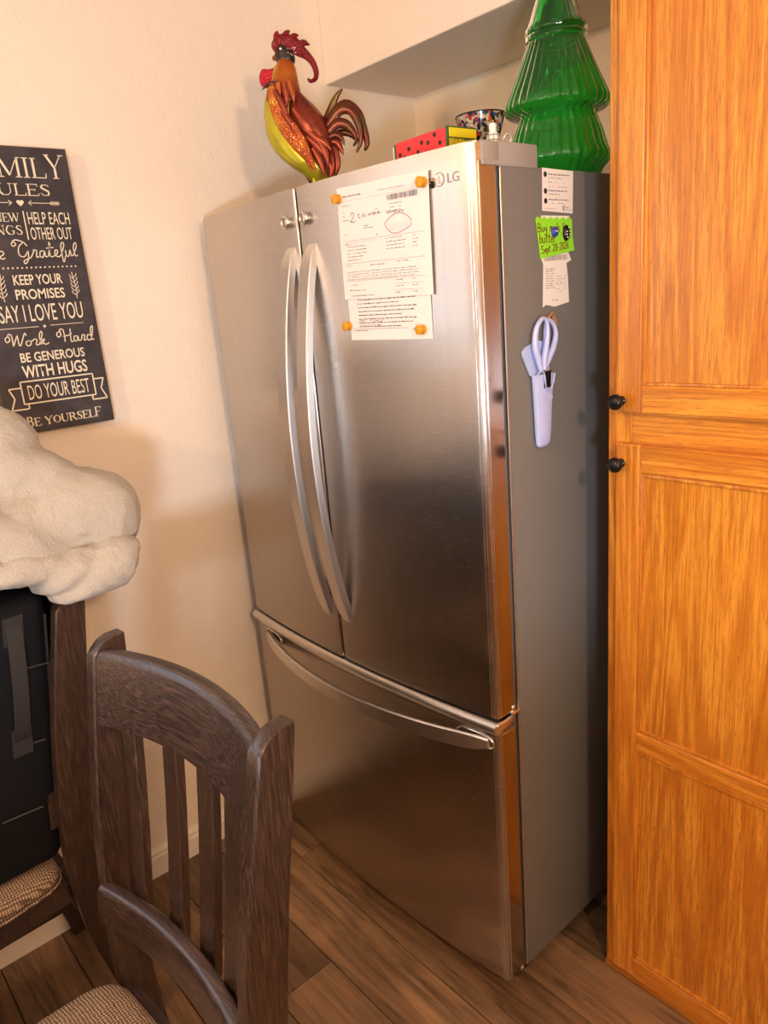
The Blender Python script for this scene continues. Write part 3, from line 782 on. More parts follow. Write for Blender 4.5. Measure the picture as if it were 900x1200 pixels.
me = bpy.data.meshes.new('jar_glass'); bm.to_mesh(me); bm.free()
link('jar_glass', me, M_GLASSG, jar, smooth=60)

# ------------------------------------------------------------------ confetti bowl, shaker, ring, melon box
m_, nt, b = mat('confetti_glass', (.6, .6, .5), .12, 0, IOR=1.45, Transmission_Weight=.35)
v = N(nt, 'ShaderNodeTexVoronoi', feature='F1'); v.inputs['Scale'].default_value = 190; v.inputs['Randomness'].default_value = 1
nt.links.new(coords(nt), v.inputs['Vector'])
sepn = N(nt, 'ShaderNodeSeparateColor'); nt.links.new(v.outputs['Color'], sepn.inputs[0])
rp = N(nt, 'ShaderNodeValToRGB'); rp.color_ramp.interpolation = 'CONSTANT'; e = rp.color_ramp.elements
cols = [(0, (.01, .02, .10)), (.14, (.42, .38, .26)), (.34, (.38, .03, .015)), (.42, (.62, .54, .38)), (.52, (.50, .10, .015)), (.60, (.01, .01, .01)), (.74, (.06, .12, .03)), (.84, (.45, .42, .34)), (.93, (.03, .06, .20))]
while len(e) < len(cols): e.new(.5)
for q, (p, c) in zip(e, cols): q.position = p; q.color = (*c, 1)
nt.links.new(sepn.outputs[0], rp.inputs[0]); nt.links.new(rp.outputs[0], b.inputs['Base Color'])
M_CONF = m_
bowl = thing('confetti_bowl', 'small flared glass bowl speckled with coloured chips on the fridge', 'bowl', (.722, .235, TZ))
pr = [(.020, 0), (.030, .002), (.028, .008), (.018, .016), (.020, .026), (.030, .050), (.040, .078), (.050, .108), (.054, .122), (.0545, .124), (.0530, .1245), (.048, .110), (.038, .080), (.028, .052), (.015, .030), (.0, .028)]
pr = [(a*.88, h*1.02) for a, h in pr]
bm = bmesh.new(); lathe(bm, pr, 48); link('bowl_glass', bm, M_CONF, bowl, smooth=50)
bm = bmesh.new(); tube(bm, [(.0477*math.cos(2*math.pi*i/40), .0477*math.sin(2*math.pi*i/40), .127) for i in range(41)], .0014, 6); link('dark_rim', bm, M_BRONZE, bowl, smooth=60)
sh = thing('lattice_shaker', 'tiny white lattice bottle standing in front of the confetti bowl', 'shaker', (.853, .115, TZ))
bm = bmesh.new(); lathe(bm, [(.008, 0), (.0105, .002), (.0105, .052), (.009, .060), (.0065, .063), (.0065, .074), (.005, .077), (0, .077)], 20); link('bottle', bm, M_WHITE, sh, smooth=40)
bm = bmesh.new()
for zz in (.034, .042, .050, .058):
    tube(bm, [(.0108*math.cos(2*math.pi*i/16), .0108*math.sin(2*math.pi*i/16), zz) for i in range(17)], .0009, 5)
for i in range(8):
    a = 2*math.pi*i/8; tube(bm, [(.0108*math.cos(a), .0108*math.sin(a), .03), (.0108*math.cos(a), .0108*math.sin(a), .060)], .0009, 5)
link('lattice', bm, M_HINGE, sh, smooth=60)
rg = bmesh.new(); tube(rg, [(.884+.009*math.cos(2*math.pi*i/24), .115+.003*math.sin(2*math.pi*i/24), 1.7925+.0095*math.sin(2*math.pi*i/24)) for i in range(25)], .0022, 8)
tag(link('metal_ring', rg, M_SATIN, smooth=60), 'small curved silver ring resting on the grey hinge cover', 'ring')
mb = thing('melon_box', 'long watermelon patterned box, red with black seeds, on the fridge', 'box', (.611, .108, TZ), R(-3.5))
ML, MD, MH = .145, .075, .0915
link('box_body', bx(0, ML, 0, MD, 0, MH, bev=.0015), M_RED, mb)
link('end_panel', bx(ML, ML+.004, -.001, MD+.001, 0, MH+.001, bev=.001), M_DKGREEN, mb)
link('end_panel', bx(-.004, 0, -.001, MD+.001, 0, MH-.002, bev=.001), M_DKGREEN, mb)
link('rind_edge', bx(-.0075, -.0042, -.001, MD, .0, MH-.006, bev=.0005), M_WHITE, mb)
link('yellow_rind', bx(ML+.0042, ML+.0058, .004, MD-.002, .074, MH-.002, bev=.0005), M_YEL, mb)
bm = bmesh.new()
for i in range(26):
    y0 = .004+i*.0027; box(bm, ML+.0043, ML+.0052, y0, y0+.0013, .052, .069+random.uniform(0, .004))
link('rind_stripes', bm, M_YEL, mb)
for x, z in ((.013, .068), (.026, .061), (.040, .074), (.052, .058), (.066, .063), (.078, .078), (.096, .074), (.115, .084), (.129, .068), (.012, .040), (.06, .035), (.10, .04)):
    bm = bmesh.new(); lathe(bm, [(0, 0), (.0042, 0), (.0042, .0006), (0, .0008)], 10, (x, -.0002, z), axis='Y'); link('black_seed', bm, M_SEED, mb)

# ------------------------------------------------------------------ rooster
SPX = 1.587/860.4*1.05
rot_ = R(5.2)
ro = thing('metal_rooster', 'painted metal rooster with curled tail standing on the fridge, facing left', 'rooster', (.338, .105, TZ), R(33))
BX, BY = 366, 222                                     # foot of the bird in drawing units
def rp_(x, y, d=0):
    u = (x-BX)*SPX; v_ = (BY-y)*SPX/1.05
    return Vector((u*math.cos(rot_)+v_*math.sin(rot_)*1.0, d, -u*math.sin(rot_)*.5+v_*math.cos(rot_)+.035))
def bird(nm, path, hw, th, mt, d0=0, n=12, k=5, par=None, sm=60, pw=1):
    """inflated strip: path points with half widths hw (drawing units), th thickness factor"""
    pts = catmull([(p[0], p[1], 0) for p in path], k); m = len(pts)
    ws = catmull([(h, 0, 0) for h in hw], k); rings = []
    for i, p in enumerate(pts):
        t = (pts[min(i+1, m-1)]-pts[max(i-1, 0)]); t = t.normalized(); nn = Vector((-t.y, t.x, 0)); wd = max(ws[i].x, .15)
        ring = []
        for j in range(n):
            a = 2*math.pi*j/n; q = p+nn*wd*math.cos(a)
            dd_ = min(th, wd*SPX*.9*pw)*math.sin(a)
            ring.append(rp_(q.x, q.y, d0+dd_))
        rings.append(ring)
    return link(nm, loft(bmesh.new(), rings), mt, par or ro, smooth=sm)
def lr(nm, rows, th, mt, d0=0, n=20, k=5):
    L = catmull([(r_[0], r_[2], 0) for r_ in rows], k); Q = catmull([(r_[1], r_[2], 0) for r_ in rows], k); rings = []
    for a, b in zip(L, Q):
        c = (a+b)/2; h = (b-a)/2
        rings.append([rp_(c.x+h.x*math.cos(2*math.pi*j/n), c.y, d0+min(th, abs(h.x)*SPX*.85)*math.sin(2*math.pi*j/n)) for j in range(n)])
    return link(nm, loft(bmesh.new(), rings), mt, ro, smooth=60)
def metal_paint(name, stops, axis_scale=14, rough=.28, metal=.75, vor=0, dark=None):
    m, nt, b = mat(name, stops[0], rough, metal)
    n_ = noise_n(nt, coords(nt), axis_scale, 4, .6)
    k = len(stops); c = ramp(nt, n_, [(.3+.4*i/(k-1), s) for i, s in enumerate(stops)])
    if vor:
        vv = N(nt, 'ShaderNodeTexVoronoi', feature='DISTANCE_TO_EDGE'); vv.inputs['Scale'].default_value = vor; nt.links.new(coords(nt, (1.6, 1, 1)), vv.inputs['Vector'])
        bump(nt, b, vv.outputs['Distance'], .6, .006)
        c = mixc(nt, ramp(nt, vv.outputs['Distance'], [(0, (.7, .7, .7)), (.15, (0, 0, 0))]), c, dark or (.15, .02, .01))
    nt.links.new(c, b.inputs['Base Color']); return m
M_RB = metal_paint('rooster_breast_olive_yellow', [(.30, .29, .012), (.48, .42, .02), (.20, .19, .01)], 6, .3, .45)
M_RN = metal_paint('rooster_neck_orange', [(.10, .025, .015), (.48, .12, .015), (.20, .035, .012)], 13, .28, .55)
M_RWG = metal_paint('rooster_wing_gold', [(.22, .015, .006), (.62, .14, .008), (1.0, .62, .05)], 16, .25, .35, 135)
M_RS = metal_paint('rooster_back_maroon', [(.14, .018, .010), (.24, .035, .014), (.06, .014, .010)], 16, .3, .5)
M_RT = metal_paint('rooster_tail_olive_red', [(.055, .050, .010), (.11, .016, .008), (.13, .11, .012)], 10, .3, .5)
M_RC = metal_paint('rooster_comb_red', [(.15, .004, .008), (.28, .007, .012)], 20, .25, .25, 190, (.2, .0, .01))
M_RW = metal_paint('rooster_wattle_red', [(.42, .006, .02), (.62, .015, .03)], 20, .2, .2, 170, (.4, .0, .02))
M_RF = metal_paint('rooster_face_black', [(.015, .012, .012), (.06, .04, .03)], 40, .3, .3)
nt = M_RN.node_tree; b = nt.nodes['Principled BSDF']
sx_ = N(nt, 'ShaderNodeSeparateXYZ'); nt.links.new(coords(nt), sx_.inputs[0])
mr_ = N(nt, 'ShaderNodeMapRange'); nt.links.new(sx_.outputs[2], mr_.inputs[0]); mr_.inputs[1].default_value = .24; mr_.inputs[2].default_value = .36
old = b.inputs['Base Color'].links[0].from_socket
nt.links.new(mixc(nt, .85, old, ramp(nt, mr_.outputs[0], [(0, (.20, .03, .012)), (.35, (.50, .14, .015)), (.62, (.42, .09, .012)), (.85, (.07, .02, .012))])), b.inputs['Base Color'])
body = lr('breast', [(320, 338, 78), (314, 346, 98), (308, 351, 112), (307, 357, 132), (309, 364, 150), (318, 374, 168), (334, 384, 184), (352, 388, 196), (362, 384, 206)], .040, M_RB)
# neck hackle laid over the body
lr('neck', [(327, 342, 73), (325, 346, 79), (322, 348, 87), (318, 350, 98), (316, 352, 108), (322, 352, 118), (334, 352, 127)], .032, M_RN, -.008)
for i, (a, b_) in enumerate((((326, 100), (319, 118)), ((333, 100), (330, 126)), ((340, 100), (342, 130)), ((346, 100), (352, 124)))):
    bird('hackle_feather', [a, ((a[0]+b_[0])/2+1, (a[1]+b_[1])/2), b_], [3.5, 4.2, .4], .004, M_RN if i % 2 else M_RS, -.042)
# back and saddle
bird('saddle', [(345, 110), (353, 130), (366, 150), (379, 172), (386, 200)], [8, 17, 19, 14, 3], .034, M_RS, -.012)
for i, (a, b_) in enumerate((((350, 128), (362, 152)), ((358, 138), (374, 160)), ((362, 150), (384, 172)), ((366, 160), (388, 184)), ((374, 160), (394, 176)), ((372, 172), (386, 204)), ((380, 165), (391, 194)))):
    bird('saddle_feather', [a, ((a[0]+b_[0])/2+1.5, (a[1]+b_[1])/2-1), b_], [3.2, 4.6, .5], .0045, (M_RS, M_RN, M_RT)[i % 3 if i % 3 != 2 else 0], -.040)
# wing
wg = bird('wing', [(325, 104), (329, 120), (339, 142), (353, 163), (366, 180), (371, 196)], [4, 8, 9.5, 8.5, 6, .6], .010, M_RWG, -.042)
for i, (a, b_) in enumerate((((330, 108), (346, 142)), ((338, 130), (356, 158)), ((344, 138), (365, 170)), ((350, 146), (372, 182)), ((356, 160), (378, 200)))):
    bird('wing_feather', [a, ((a[0]+b_[0])/2+1.5, (a[1]+b_[1])/2), b_], [2.6, 4.2, .4], .0045, M_RS if i < 2 else M_RWG, -.049)
bird('neck_tuft', [(330, 98), (320, 99), (312, 105)], [1.4, 1.8, .3], .003, M_RF, -.036)
# head
lr('head', [(325, 334, 55), (323, 340, 60), (321, 344, 66), (323, 345, 72), (327, 343, 78)], .018, M_RF)
bird('beak', [(325, 66), (320, 68), (321.5, 71)], [3.2, 2.4, .4], .006, M_RN)
for sd in (-1, 1):
    bm = bmesh.new(); c = rp_(332, 62, sd*.017); bmesh.ops.create_icosphere(bm, subdivisions=2, radius=.0028, matrix=Matrix.Translation(c)); link('eye', bm, M_WHITE, ro, smooth=60)
# comb: base with five points, long curled lappet
cb = bird('comb', [(323, 62), (324, 55), (332, 52), (344, 57), (352, 64), (360, 70), (367, 78), (371, 88), (370, 95), (364, 97), (361, 94)], [2, 6, 7.5, 8, 6.5, 4.6, 3.6, 3.2, 2.6, 2.0, 1.2], .007, M_RC, -.004)
for a, m1, b_ in (((325, 52), (325, 45), (326, 41)), ((333, 50), (337, 45), (341, 42.5)), ((341, 53), (346, 49), (351, 48.5)), ((350, 59), (357, 57), (364, 60))):
    bird('comb_point', [a, m1, b_], [4.6, 3.6, .5], .005, M_RC, -.004)
bird('wattle', [(326, 74), (321, 82), (313, 87), (306, 88), (302, 88)], [1.6, 5, 9.5, 10, 3], .013, M_RW)
bm = bmesh.new()
for i in range(16):
    c = rp_(343+random.uniform(-4, 7), 66+random.uniform(-5, 4), -.0135); bmesh.ops.create_icosphere(bm, subdivisions=1, radius=.0010, matrix=Matrix.Translation(c))
link('ear_dots', bm, M_WHITE, ro)
# tail plumes
TL = [([(376, 146), (384, 132), (392, 116), (400, 107.5)], [4, 5, 3.5, 1], .005),
      ([(382, 150), (390, 136), (404, 126), (418, 136), (425, 150), (430, 168), (427, 176)], [5, 7, 6.5, 6, 4.5, 3.2, 1.5], -.002),
      ([(384, 148), (398, 132), (412, 133), (421, 148), (424, 165), (419, 178)], [5, 6, 5, 4.2, 2.6, 1.4], -.010),
      ([(384, 156), (396, 146), (408, 148), (417, 158), (419, 166)], [5, 6, 5, 3.2, 1], -.014),
      ([(386, 158), (398, 153), (410, 157), (416, 163), (412, 169)], [4, 4, 3, 2.6, 1], .008),
      ([(386, 160), (396, 158), (403, 163), (406, 170)], [4, 4, 2.6, .5], -.018),
      ([(386, 164), (396, 166), (401, 173), (404, 180)], [4, 4.4, 2.8, .5], -.015),
      ([(384, 166), (392, 174), (396, 190), (392, 206)], [5, 5.4, 4, .6], -.012),
      ([(382, 168), (388, 184), (390, 196), (388, 209)], [5, 6, 4, .8], -.018)]
for i, (p, h_, d_) in enumerate(TL): bird('tail_feather', p, h_, .0045, M_RT if i < 6 else M_RS, d_)
for dd_ in (-.018, .018):
    a = rp_(368, 196, dd_); bm = bmesh.new(); tube(bm, [a, Vector((a.x, a.y, .004))], .0035, 8); g = link('leg', bm, M_YEL, ro, smooth=60)
    bm = bmesh.new()
    for an in (-.6, 0, .6, 3.14): tube(bm, [(a.x, a.y, .004), (a.x-.03*math.cos(an), a.y+.03*math.sin(an), .003)], .003, 6)
    link('claws', bm, M_RF, g, smooth=60)
bird('thigh', [(364, 196), (366, 204), (368, 212)], [10, 7, 4], .022, M_RF, 0)

# ------------------------------------------------------------------ FAMILY RULES sign on the left wall
SGY0, SGY1, SGZ0, SGZ1, SGT = -.534, -.290, 1.316, 1.928, .030
sg = thing('wall_sign', 'tall black family rules sign with cream lettering on the left wall', 'sign', (XW, (SGY0+SGY1)/2-.004, SGZ0+.001))
cy_ = (SGY0+SGY1)/2
link('board', bx(0, SGT, SGY0-cy_, SGY1-cy_, 0, SGZ1-SGZ0, bev=.0015), M_BOARD, sg)
FACE = SGT+.0001
SMX = Matrix(((0, 0, 1, FACE), (1, 0, 0, -cy_), (0, 1, 0, -SGZ0), (0, 0, 0, 1)))
def line_text(s, y0, y1, z0, z1, bold=0, nm='lettering', shear=0, par=sg):
    me = text_mesh(s, 1, bold=bold, align='LEFT', ext=.0)
    xs = [v.co.x for v in me.vertices]; ys = [v.co.y for v in me.vertices]
    a, b, c, d = min(xs), max(xs), min(ys), max(ys)
    for v in me.vertices:
        u = y0+(v.co.x-a)/(b-a)*(y1-y0); w_ = z0+(v.co.y-c)/(d-c)*(z1-z0); v.co = SMX @ Vector((u, w_, .0004))
    return link(nm, me, M_CREAMINK, par)
# serif capitals as strokes: (points, thick?)
SF = {
 'F': ([((.15, 0), (.15, 1), 1), ((.15, 1), (.75, 1), 0), ((.75, 1), (.75, .82), 0), ((.15, .52), (.6, .52), 0), ((.03, 0), (.32, 0), 0), ((.03, 1), (.15, 1), 0)], .85),
 'A': ([((.08, 0), (.45, 1), 0), ((.45, 1), (.85, 0), 1), ((.2, .35), (.7, .35), 0), ((0, 0), (.2, 0), 0), ((.7, 0), (1, 0), 0)], 1.02),
 'M': ([((.14, 0), (.14, 1), 0), ((.14, 1), (.55, .08), 1), ((.55, .08), (.98, 1), 0), ((.98, 1), (.98, 0), 1), ((0, 0), (.28, 0), 0), ((.82, 0), (1.14, 0), 0), ((0, 1), (.2, 1), 0), ((.95, 1), (1.14, 1), 0)], 1.2),
 'I': ([((.17, 0), (.17, 1), 1), ((.02, 0), (.32, 0), 0), ((.02, 1), (.32, 1), 0)], .4),
 'L': ([((.15, 0), (.15, 1), 1), ((.02, 0), (.7, 0), 0), ((.7, 0), (.72, .24), 0), ((.02, 1), (.3, 1), 0)], .76),
 'Y': ([((.08, 1), (.45, .45), 1), ((.82, 1), (.45, .45), 0), ((.45, .45), (.45, 0), 1), ((.3, 0), (.6, 0), 0), ((0, 1), (.24, 1), 0), ((.7, 1), (.96, 1), 0)], .96),
 'R': ([((.15, 0), (.15, 1), 1), ((.15, 1), (.5, .98), 0), ((.5, .98), (.66, .76), 1), ((.66, .76), (.5, .52), 1), ((.5, .52), (.15, .5), 0), ((.42, .5), (.8, .02), 1), ((.02, 0), (.3, 0), 0), ((.02, 1), (.15, 1), 0), ((.74, 0), (.92, 0), 0)], .92),
 'U': ([((.14, 1), (.14, .3), 1), ((.14, .3), (.28, .03), 1), ((.28, .03), (.6, .03), 0), ((.6, .03), (.76, .28), 0), ((.76, .28), (.76, 1), 0), ((0, 1), (.28, 1), 0), ((.64, 1), (.88, 1), 0)], .94),
 'E': ([((.15, 0), (.15, 1), 1), ((.02, 1), (.68, 1), 0), ((.68, 1), (.68, .82), 0), ((.15, .52), (.52, .52), 0), ((.52, .62), (.52, .42), 0), ((.02, 0), (.7, 0), 0), ((.7, 0), (.74, .2), 0)], .8),
 'S': ([((.58, .8), (.5, .97), 0), ((.5, .97), (.22, .97), 0), ((.22, .97), (.1, .74), 1), ((.1, .74), (.56, .36), 1), ((.56, .36), (.5, .04), 1), ((.5, .04), (.2, .03), 0), ((.2, .03), (.06, .24), 0)], .68),
 'N': ([((.14, 0), (.14, 1), 0), ((.14, 1), (.8, 0), 1), ((.8, 0), (.8, 1), 0), ((0, 0), (.28, 0), 0), ((0, 1), (.16, 1), 0), ((.66, 1), (.94, 1), 0)], .98),
 'W': ([((.06, 1), (.36, 0), 1), ((.36, 0), (.62, .95), 0), ((.62, .95), (.9, 0), 1), ((.9, 0), (1.2, 1), 0), ((0, 1), (.2, 1), 0), ((.5, 1), (.74, 1), 0), ((1.06, 1), (1.3, 1), 0)], 1.3),
 'T': ([((.4, 0), (.4, 1), 1), ((.02, 1), (.78, 1), 0), ((.02, 1), (.02, .8), 0), ((.78, 1), (.78, .8), 0), ((.26, 0), (.54, 0), 0)], .84),
 'H': ([((.14, 0), (.14, 1), 1), ((.78, 0), (.78, 1), 1), ((.14, .5), (.78, .5), 0), ((0, 0), (.28, 0), 0), ((.64, 0), (.92, 0), 0), ((0, 1), (.28, 1), 0), ((.64, 1), (.92, 1), 0)], .98),
 'G': ([((.8, .78), (.66, .97), 0), ((.66, .97), (.3, .95), 0), ((.3, .95), (.1, .6), 1), ((.1, .6), (.12, .3), 1), ((.12, .3), (.34, .03), 1), ((.34, .03), (.66, .03), 0), ((.66, .03), (.76, .12), 0), ((.76, .12), (.76, .42), 1), ((.6, .42), (.9, .42), 0)], .98),
 'B': ([((.15, 0), (.15, 1), 1), ((.02, 1), (.46, 1), 0), ((.46, 1), (.6, .78), 1), ((.6, .78), (.46, .54), 1), ((.15, .53), (.46, .54), 0), ((.46, .54), (.7, .3), 1), ((.7, .3), (.5, .02), 1), ((.02, 0), (.5, .02), 0)], .82),
 'O': ([((.45, .98), (.16, .8), 0), ((.16, .8), (.08, .5), 1), ((.08, .5), (.16, .2), 1), ((.16, .2), (.45, .02), 0), ((.45, .02), (.74, .2), 0), ((.74, .2), (.84, .5), 1), ((.84, .5), (.74, .8), 1), ((.74, .8), (.45, .98), 0)], .95), ' ': ([], .4)}
def serif(s, y0, y1, z0, z1, tk, tn, big=()):
    tot = sum(SF[c][1] for c in s); sc_ = (y1-y0)/tot; bm = bmesh.new(); x = y0
    for i, c in enumerate(s):
        zt = z1+(z1-z0)*(.22 if i in big else 0)
        for a, b, thick in SF[c][0]:
            ribbon(bm, [(x+a[0]*sc_, z0+a[1]*(zt-z0)), (x+b[0]*sc_, z0+b[1]*(zt-z0))], tk if thick else tn, SMX, .0004)
        x += SF[c][1]*sc_
    return link('lettering', bm, M_CREAMINK, sg)
serif('FAMILY', -.524, -.300, 1.866, 1.905, .0048, .0018, big=(0, 5))
serif('RULES', -.484, -.340, 1.829, 1.852, .0035, .0014)
def strokes(lst, wd, nm='lettering'):
    bm = bmesh.new()
    for st in lst:
        pts = catmull([(p[0], p[1], 0) for p in st], 7) if len(st) > 2 else [Vector((p[0], p[1], 0)) for p in st]
        ribbon(bm, [(p.x, p.y) for p in pts], wd, SMX, .0004)
    return link(nm, bm, M_CREAMINK, sg)
hz = 1.8135
strokes([[(-.522, hz), (-.427, hz)], [(-.434, hz+.005), (-.427, hz)], [(-.434, hz-.005), (-.427, hz)], [(-.393, hz), (-.325, hz)], [(-.386, hz+.005), (-.393, hz)], [(-.386, hz-.005), (-.393, hz)]]
        + [[(-.347+.004*k, hz), (-.343+.004*k, hz+.004)] for k in range(5)]+[[(-.347+.004*k, hz), (-.343+.004*k, hz-.004)] for k in range(5)], .0013, 'arrow')
bm = bmesh.new(); pts = []
for i in range(28):
    a = 2*math.pi*i/28; pts.append((-.410+.0075*math.sin(a)**3, hz+.00047*(13*math.cos(a)-5*math.cos(2*a)-2*math.cos(3*a)-math.cos(4*a))))
prism(bm, pts, lambda a, b, d: SMX @ Vector((a, b, d)), .0004); link('heart', bm, M_CREAMINK, sg)
serif('TRY NEW', -.522, -.418, 1.775, 1.792, .0024, .001); serif('THINGS', -.522, -.416, 1.748, 1.767, .0026, .001)
strokes([[(-.408, 1.797), (-.408, 1.737)]], .0022, 'divider')
line_text('HELP EACH', -.401, -.310, 1.769, 1.795); line_text('OTHER OUT', -.401, -.310, 1.737, 1.763)
# brush script
e_ = [[(-.474, 1.703), (-.466, 1.708), (-.468, 1.714), (-.474, 1.712), (-.476, 1.704), (-.471, 1.698), (-.464, 1.700)]]
Bs = [[(-.512, 1.728), (-.516, 1.70)], [(-.518, 1.722), (-.505, 1.734), (-.496, 1.726), (-.510, 1.716), (-.496, 1.712), (-.500, 1.699), (-.514, 1.700)]]
Gs = [[(-.446, 1.729), (-.441, 1.733), (-.437, 1.728), (-.443, 1.724), (-.446, 1.729), (-.438, 1.737), (-.422, 1.733), (-.414, 1.724)], [(-.420, 1.733), (-.432, 1.722), (-.434, 1.706), (-.424, 1.702), (-.414, 1.714)], [(-.414, 1.714), (-.416, 1.697), (-.424, 1.687), (-.426, 1.693), (-.410, 1.700)]]
gr = [[(-.410, 1.700), (-.402, 1.713), (-.404, 1.715), (-.396, 1.714), (-.398, 1.701), (-.392, 1.701)], [(-.380, 1.713), (-.388, 1.712), (-.390, 1.702), (-.384, 1.700), (-.379, 1.712), (-.378, 1.701), (-.372, 1.702)],
      [(-.372, 1.702), (-.364, 1.730)], [(-.366, 1.732), (-.368, 1.703), (-.360, 1.701)], [(-.374, 1.719), (-.358, 1.720)], [(-.360, 1.702), (-.353, 1.706), (-.350, 1.713), (-.355, 1.714), (-.357, 1.704), (-.350, 1.700), (-.344, 1.703)],
      [(-.344, 1.703), (-.334, 1.724), (-.336, 1.731), (-.341, 1.722), (-.341, 1.690), (-.337, 1.694), (-.334, 1.702)], [(-.332, 1.714), (-.332, 1.703), (-.327, 1.701), (-.322, 1.714), (-.321, 1.702), (-.316, 1.703)], [(-.316, 1.703), (-.306, 1.722), (-.308, 1.730), (-.313, 1.720), (-.312, 1.702), (-.306, 1.702)]]
strokes(Bs+e_+Gs+gr, .0021)
bm = bmesh.new()
for k in range(21):
    c = SMX @ Vector((-.512+.0098*k, 1.6785, 0)); lathe(bm, [(0, 0), (.0019, 0), (.0019, .0004), (0, .0004)], 10, c, axis='X')
link('dotted_line', bm, M_CREAMINK, sg)
line_text('KEEP YOUR', -.458, -.352, 1.642, 1.664, .012); line_text('PROMISES', -.459, -.352, 1.611, 1.633, .012)
def sprig(y, sgn):
    L = [[(y, 1.608), (y+.002*sgn, 1.630), (y-.002*sgn, 1.666)]]
    for k in range(5):
        z = 1.618+k*.009
        L += [[(y, z), (y+.006, z+.004), (y+.008, z+.009)], [(y, z-.003), (y-.006, z+.001), (y-.008, z+.007)]]
    return L
strokes(sprig(-.326, 1), .0015, 'laurel_sprig'); strokes(sprig(-.484, -1), .0015, 'laurel_sprig')
line_text('SAY I LOVE YOU', -.502, -.319, 1.563, 1.600)
strokes([[(-.508, 1.551), (-.424, 1.551)], [(-.398, 1.552), (-.322, 1.552)]], .0012, 'divider')
bm = bmesh.new(); lathe(bm, [(0, 0), (.003, 0), (.003, .0004), (0, .0004)], 12, SMX @ Vector((-.411, 1.551, 0)), axis='X'); link('divider_dot', bm, M_CREAMINK, sg)
Wk = [[(-.492, 1.536), (-.500, 1.530), (-.498, 1.522), (-.491, 1.527), (-.493, 1.538), (-.486, 1.536), (-.486, 1.512)], [(-.486, 1.512), (-.474, 1.536)], [(-.474, 1.536), (-.472, 1.512), (-.458, 1.538), (-.455, 1.533)],
      [(-.452, 1.522), (-.458, 1.519), (-.457, 1.512), (-.450, 1.512), (-.447, 1.519), (-.452, 1.522), (-.444, 1.520)], [(-.444, 1.520), (-.440, 1.524), (-.434, 1.522), (-.437, 1.512), (-.430, 1.512)], [(-.430, 1.512), (-.420, 1.534), (-.422, 1.540), (-.427, 1.530), (-.426, 1.511)], [(-.426, 1.518), (-.418, 1.523), (-.420, 1.517), (-.426, 1.517), (-.416, 1.511), (-.408, 1.514)]]
Hd = [[(-.380, 1.537), (-.388, 1.532), (-.386, 1.524), (-.379, 1.528), (-.380, 1.540), (-.372, 1.538), (-.372, 1.512)], [(-.356, 1.541), (-.358, 1.513), (-.352, 1.513)], [(-.374, 1.524), (-.360, 1.527), (-.354, 1.530)],
      [(-.342, 1.523), (-.350, 1.522), (-.350, 1.513), (-.345, 1.512), (-.341, 1.522), (-.340, 1.512), (-.334, 1.514)], [(-.334, 1.514), (-.330, 1.524), (-.325, 1.522), (-.328, 1.512), (-.322, 1.513)], [(-.311, 1.522), (-.318, 1.523), (-.320, 1.514), (-.314, 1.511), (-.308, 1.520), (-.303, 1.542), (-.309, 1.536), (-.309, 1.513), (-.304, 1.513)]]
strokes(Wk+Hd, .0021)
line_text('BE GENEROUS', -.477, -.333, 1.475, 1.496, .012); line_text('WITH HUGS', -.479, -.333, 1.440, 1.468, .016)
bn = [[(-.489, 1.433), (-.324, 1.433)], [(-.324, 1.433), (-.324, 1.383)], [(-.324, 1.383), (-.489, 1.383)], [(-.489, 1.383), (-.489, 1.433)],
      [(-.322, 1.420), (-.300, 1.420)], [(-.300, 1.420), (-.309, 1.397)], [(-.309, 1.397), (-.298, 1.372)], [(-.298, 1.372), (-.333, 1.372)], [(-.333, 1.372), (-.333, 1.382)],
      [(-.491, 1.420), (-.516, 1.420)], [(-.516, 1.420), (-.507, 1.397)], [(-.507, 1.397), (-.518, 1.372)], [(-.518, 1.372), (-.480, 1.372)], [(-.480, 1.372), (-.480, 1.382)]]
strokes(bn, .003, 'ribbon_banner')
line_text('DO YOUR BEST', -.476, -.336, 1.391, 1.424)
serif('BE YOURSELF', -.492, -.318, 1.331, 1.349, .0032, .0013, big=(0, 10))

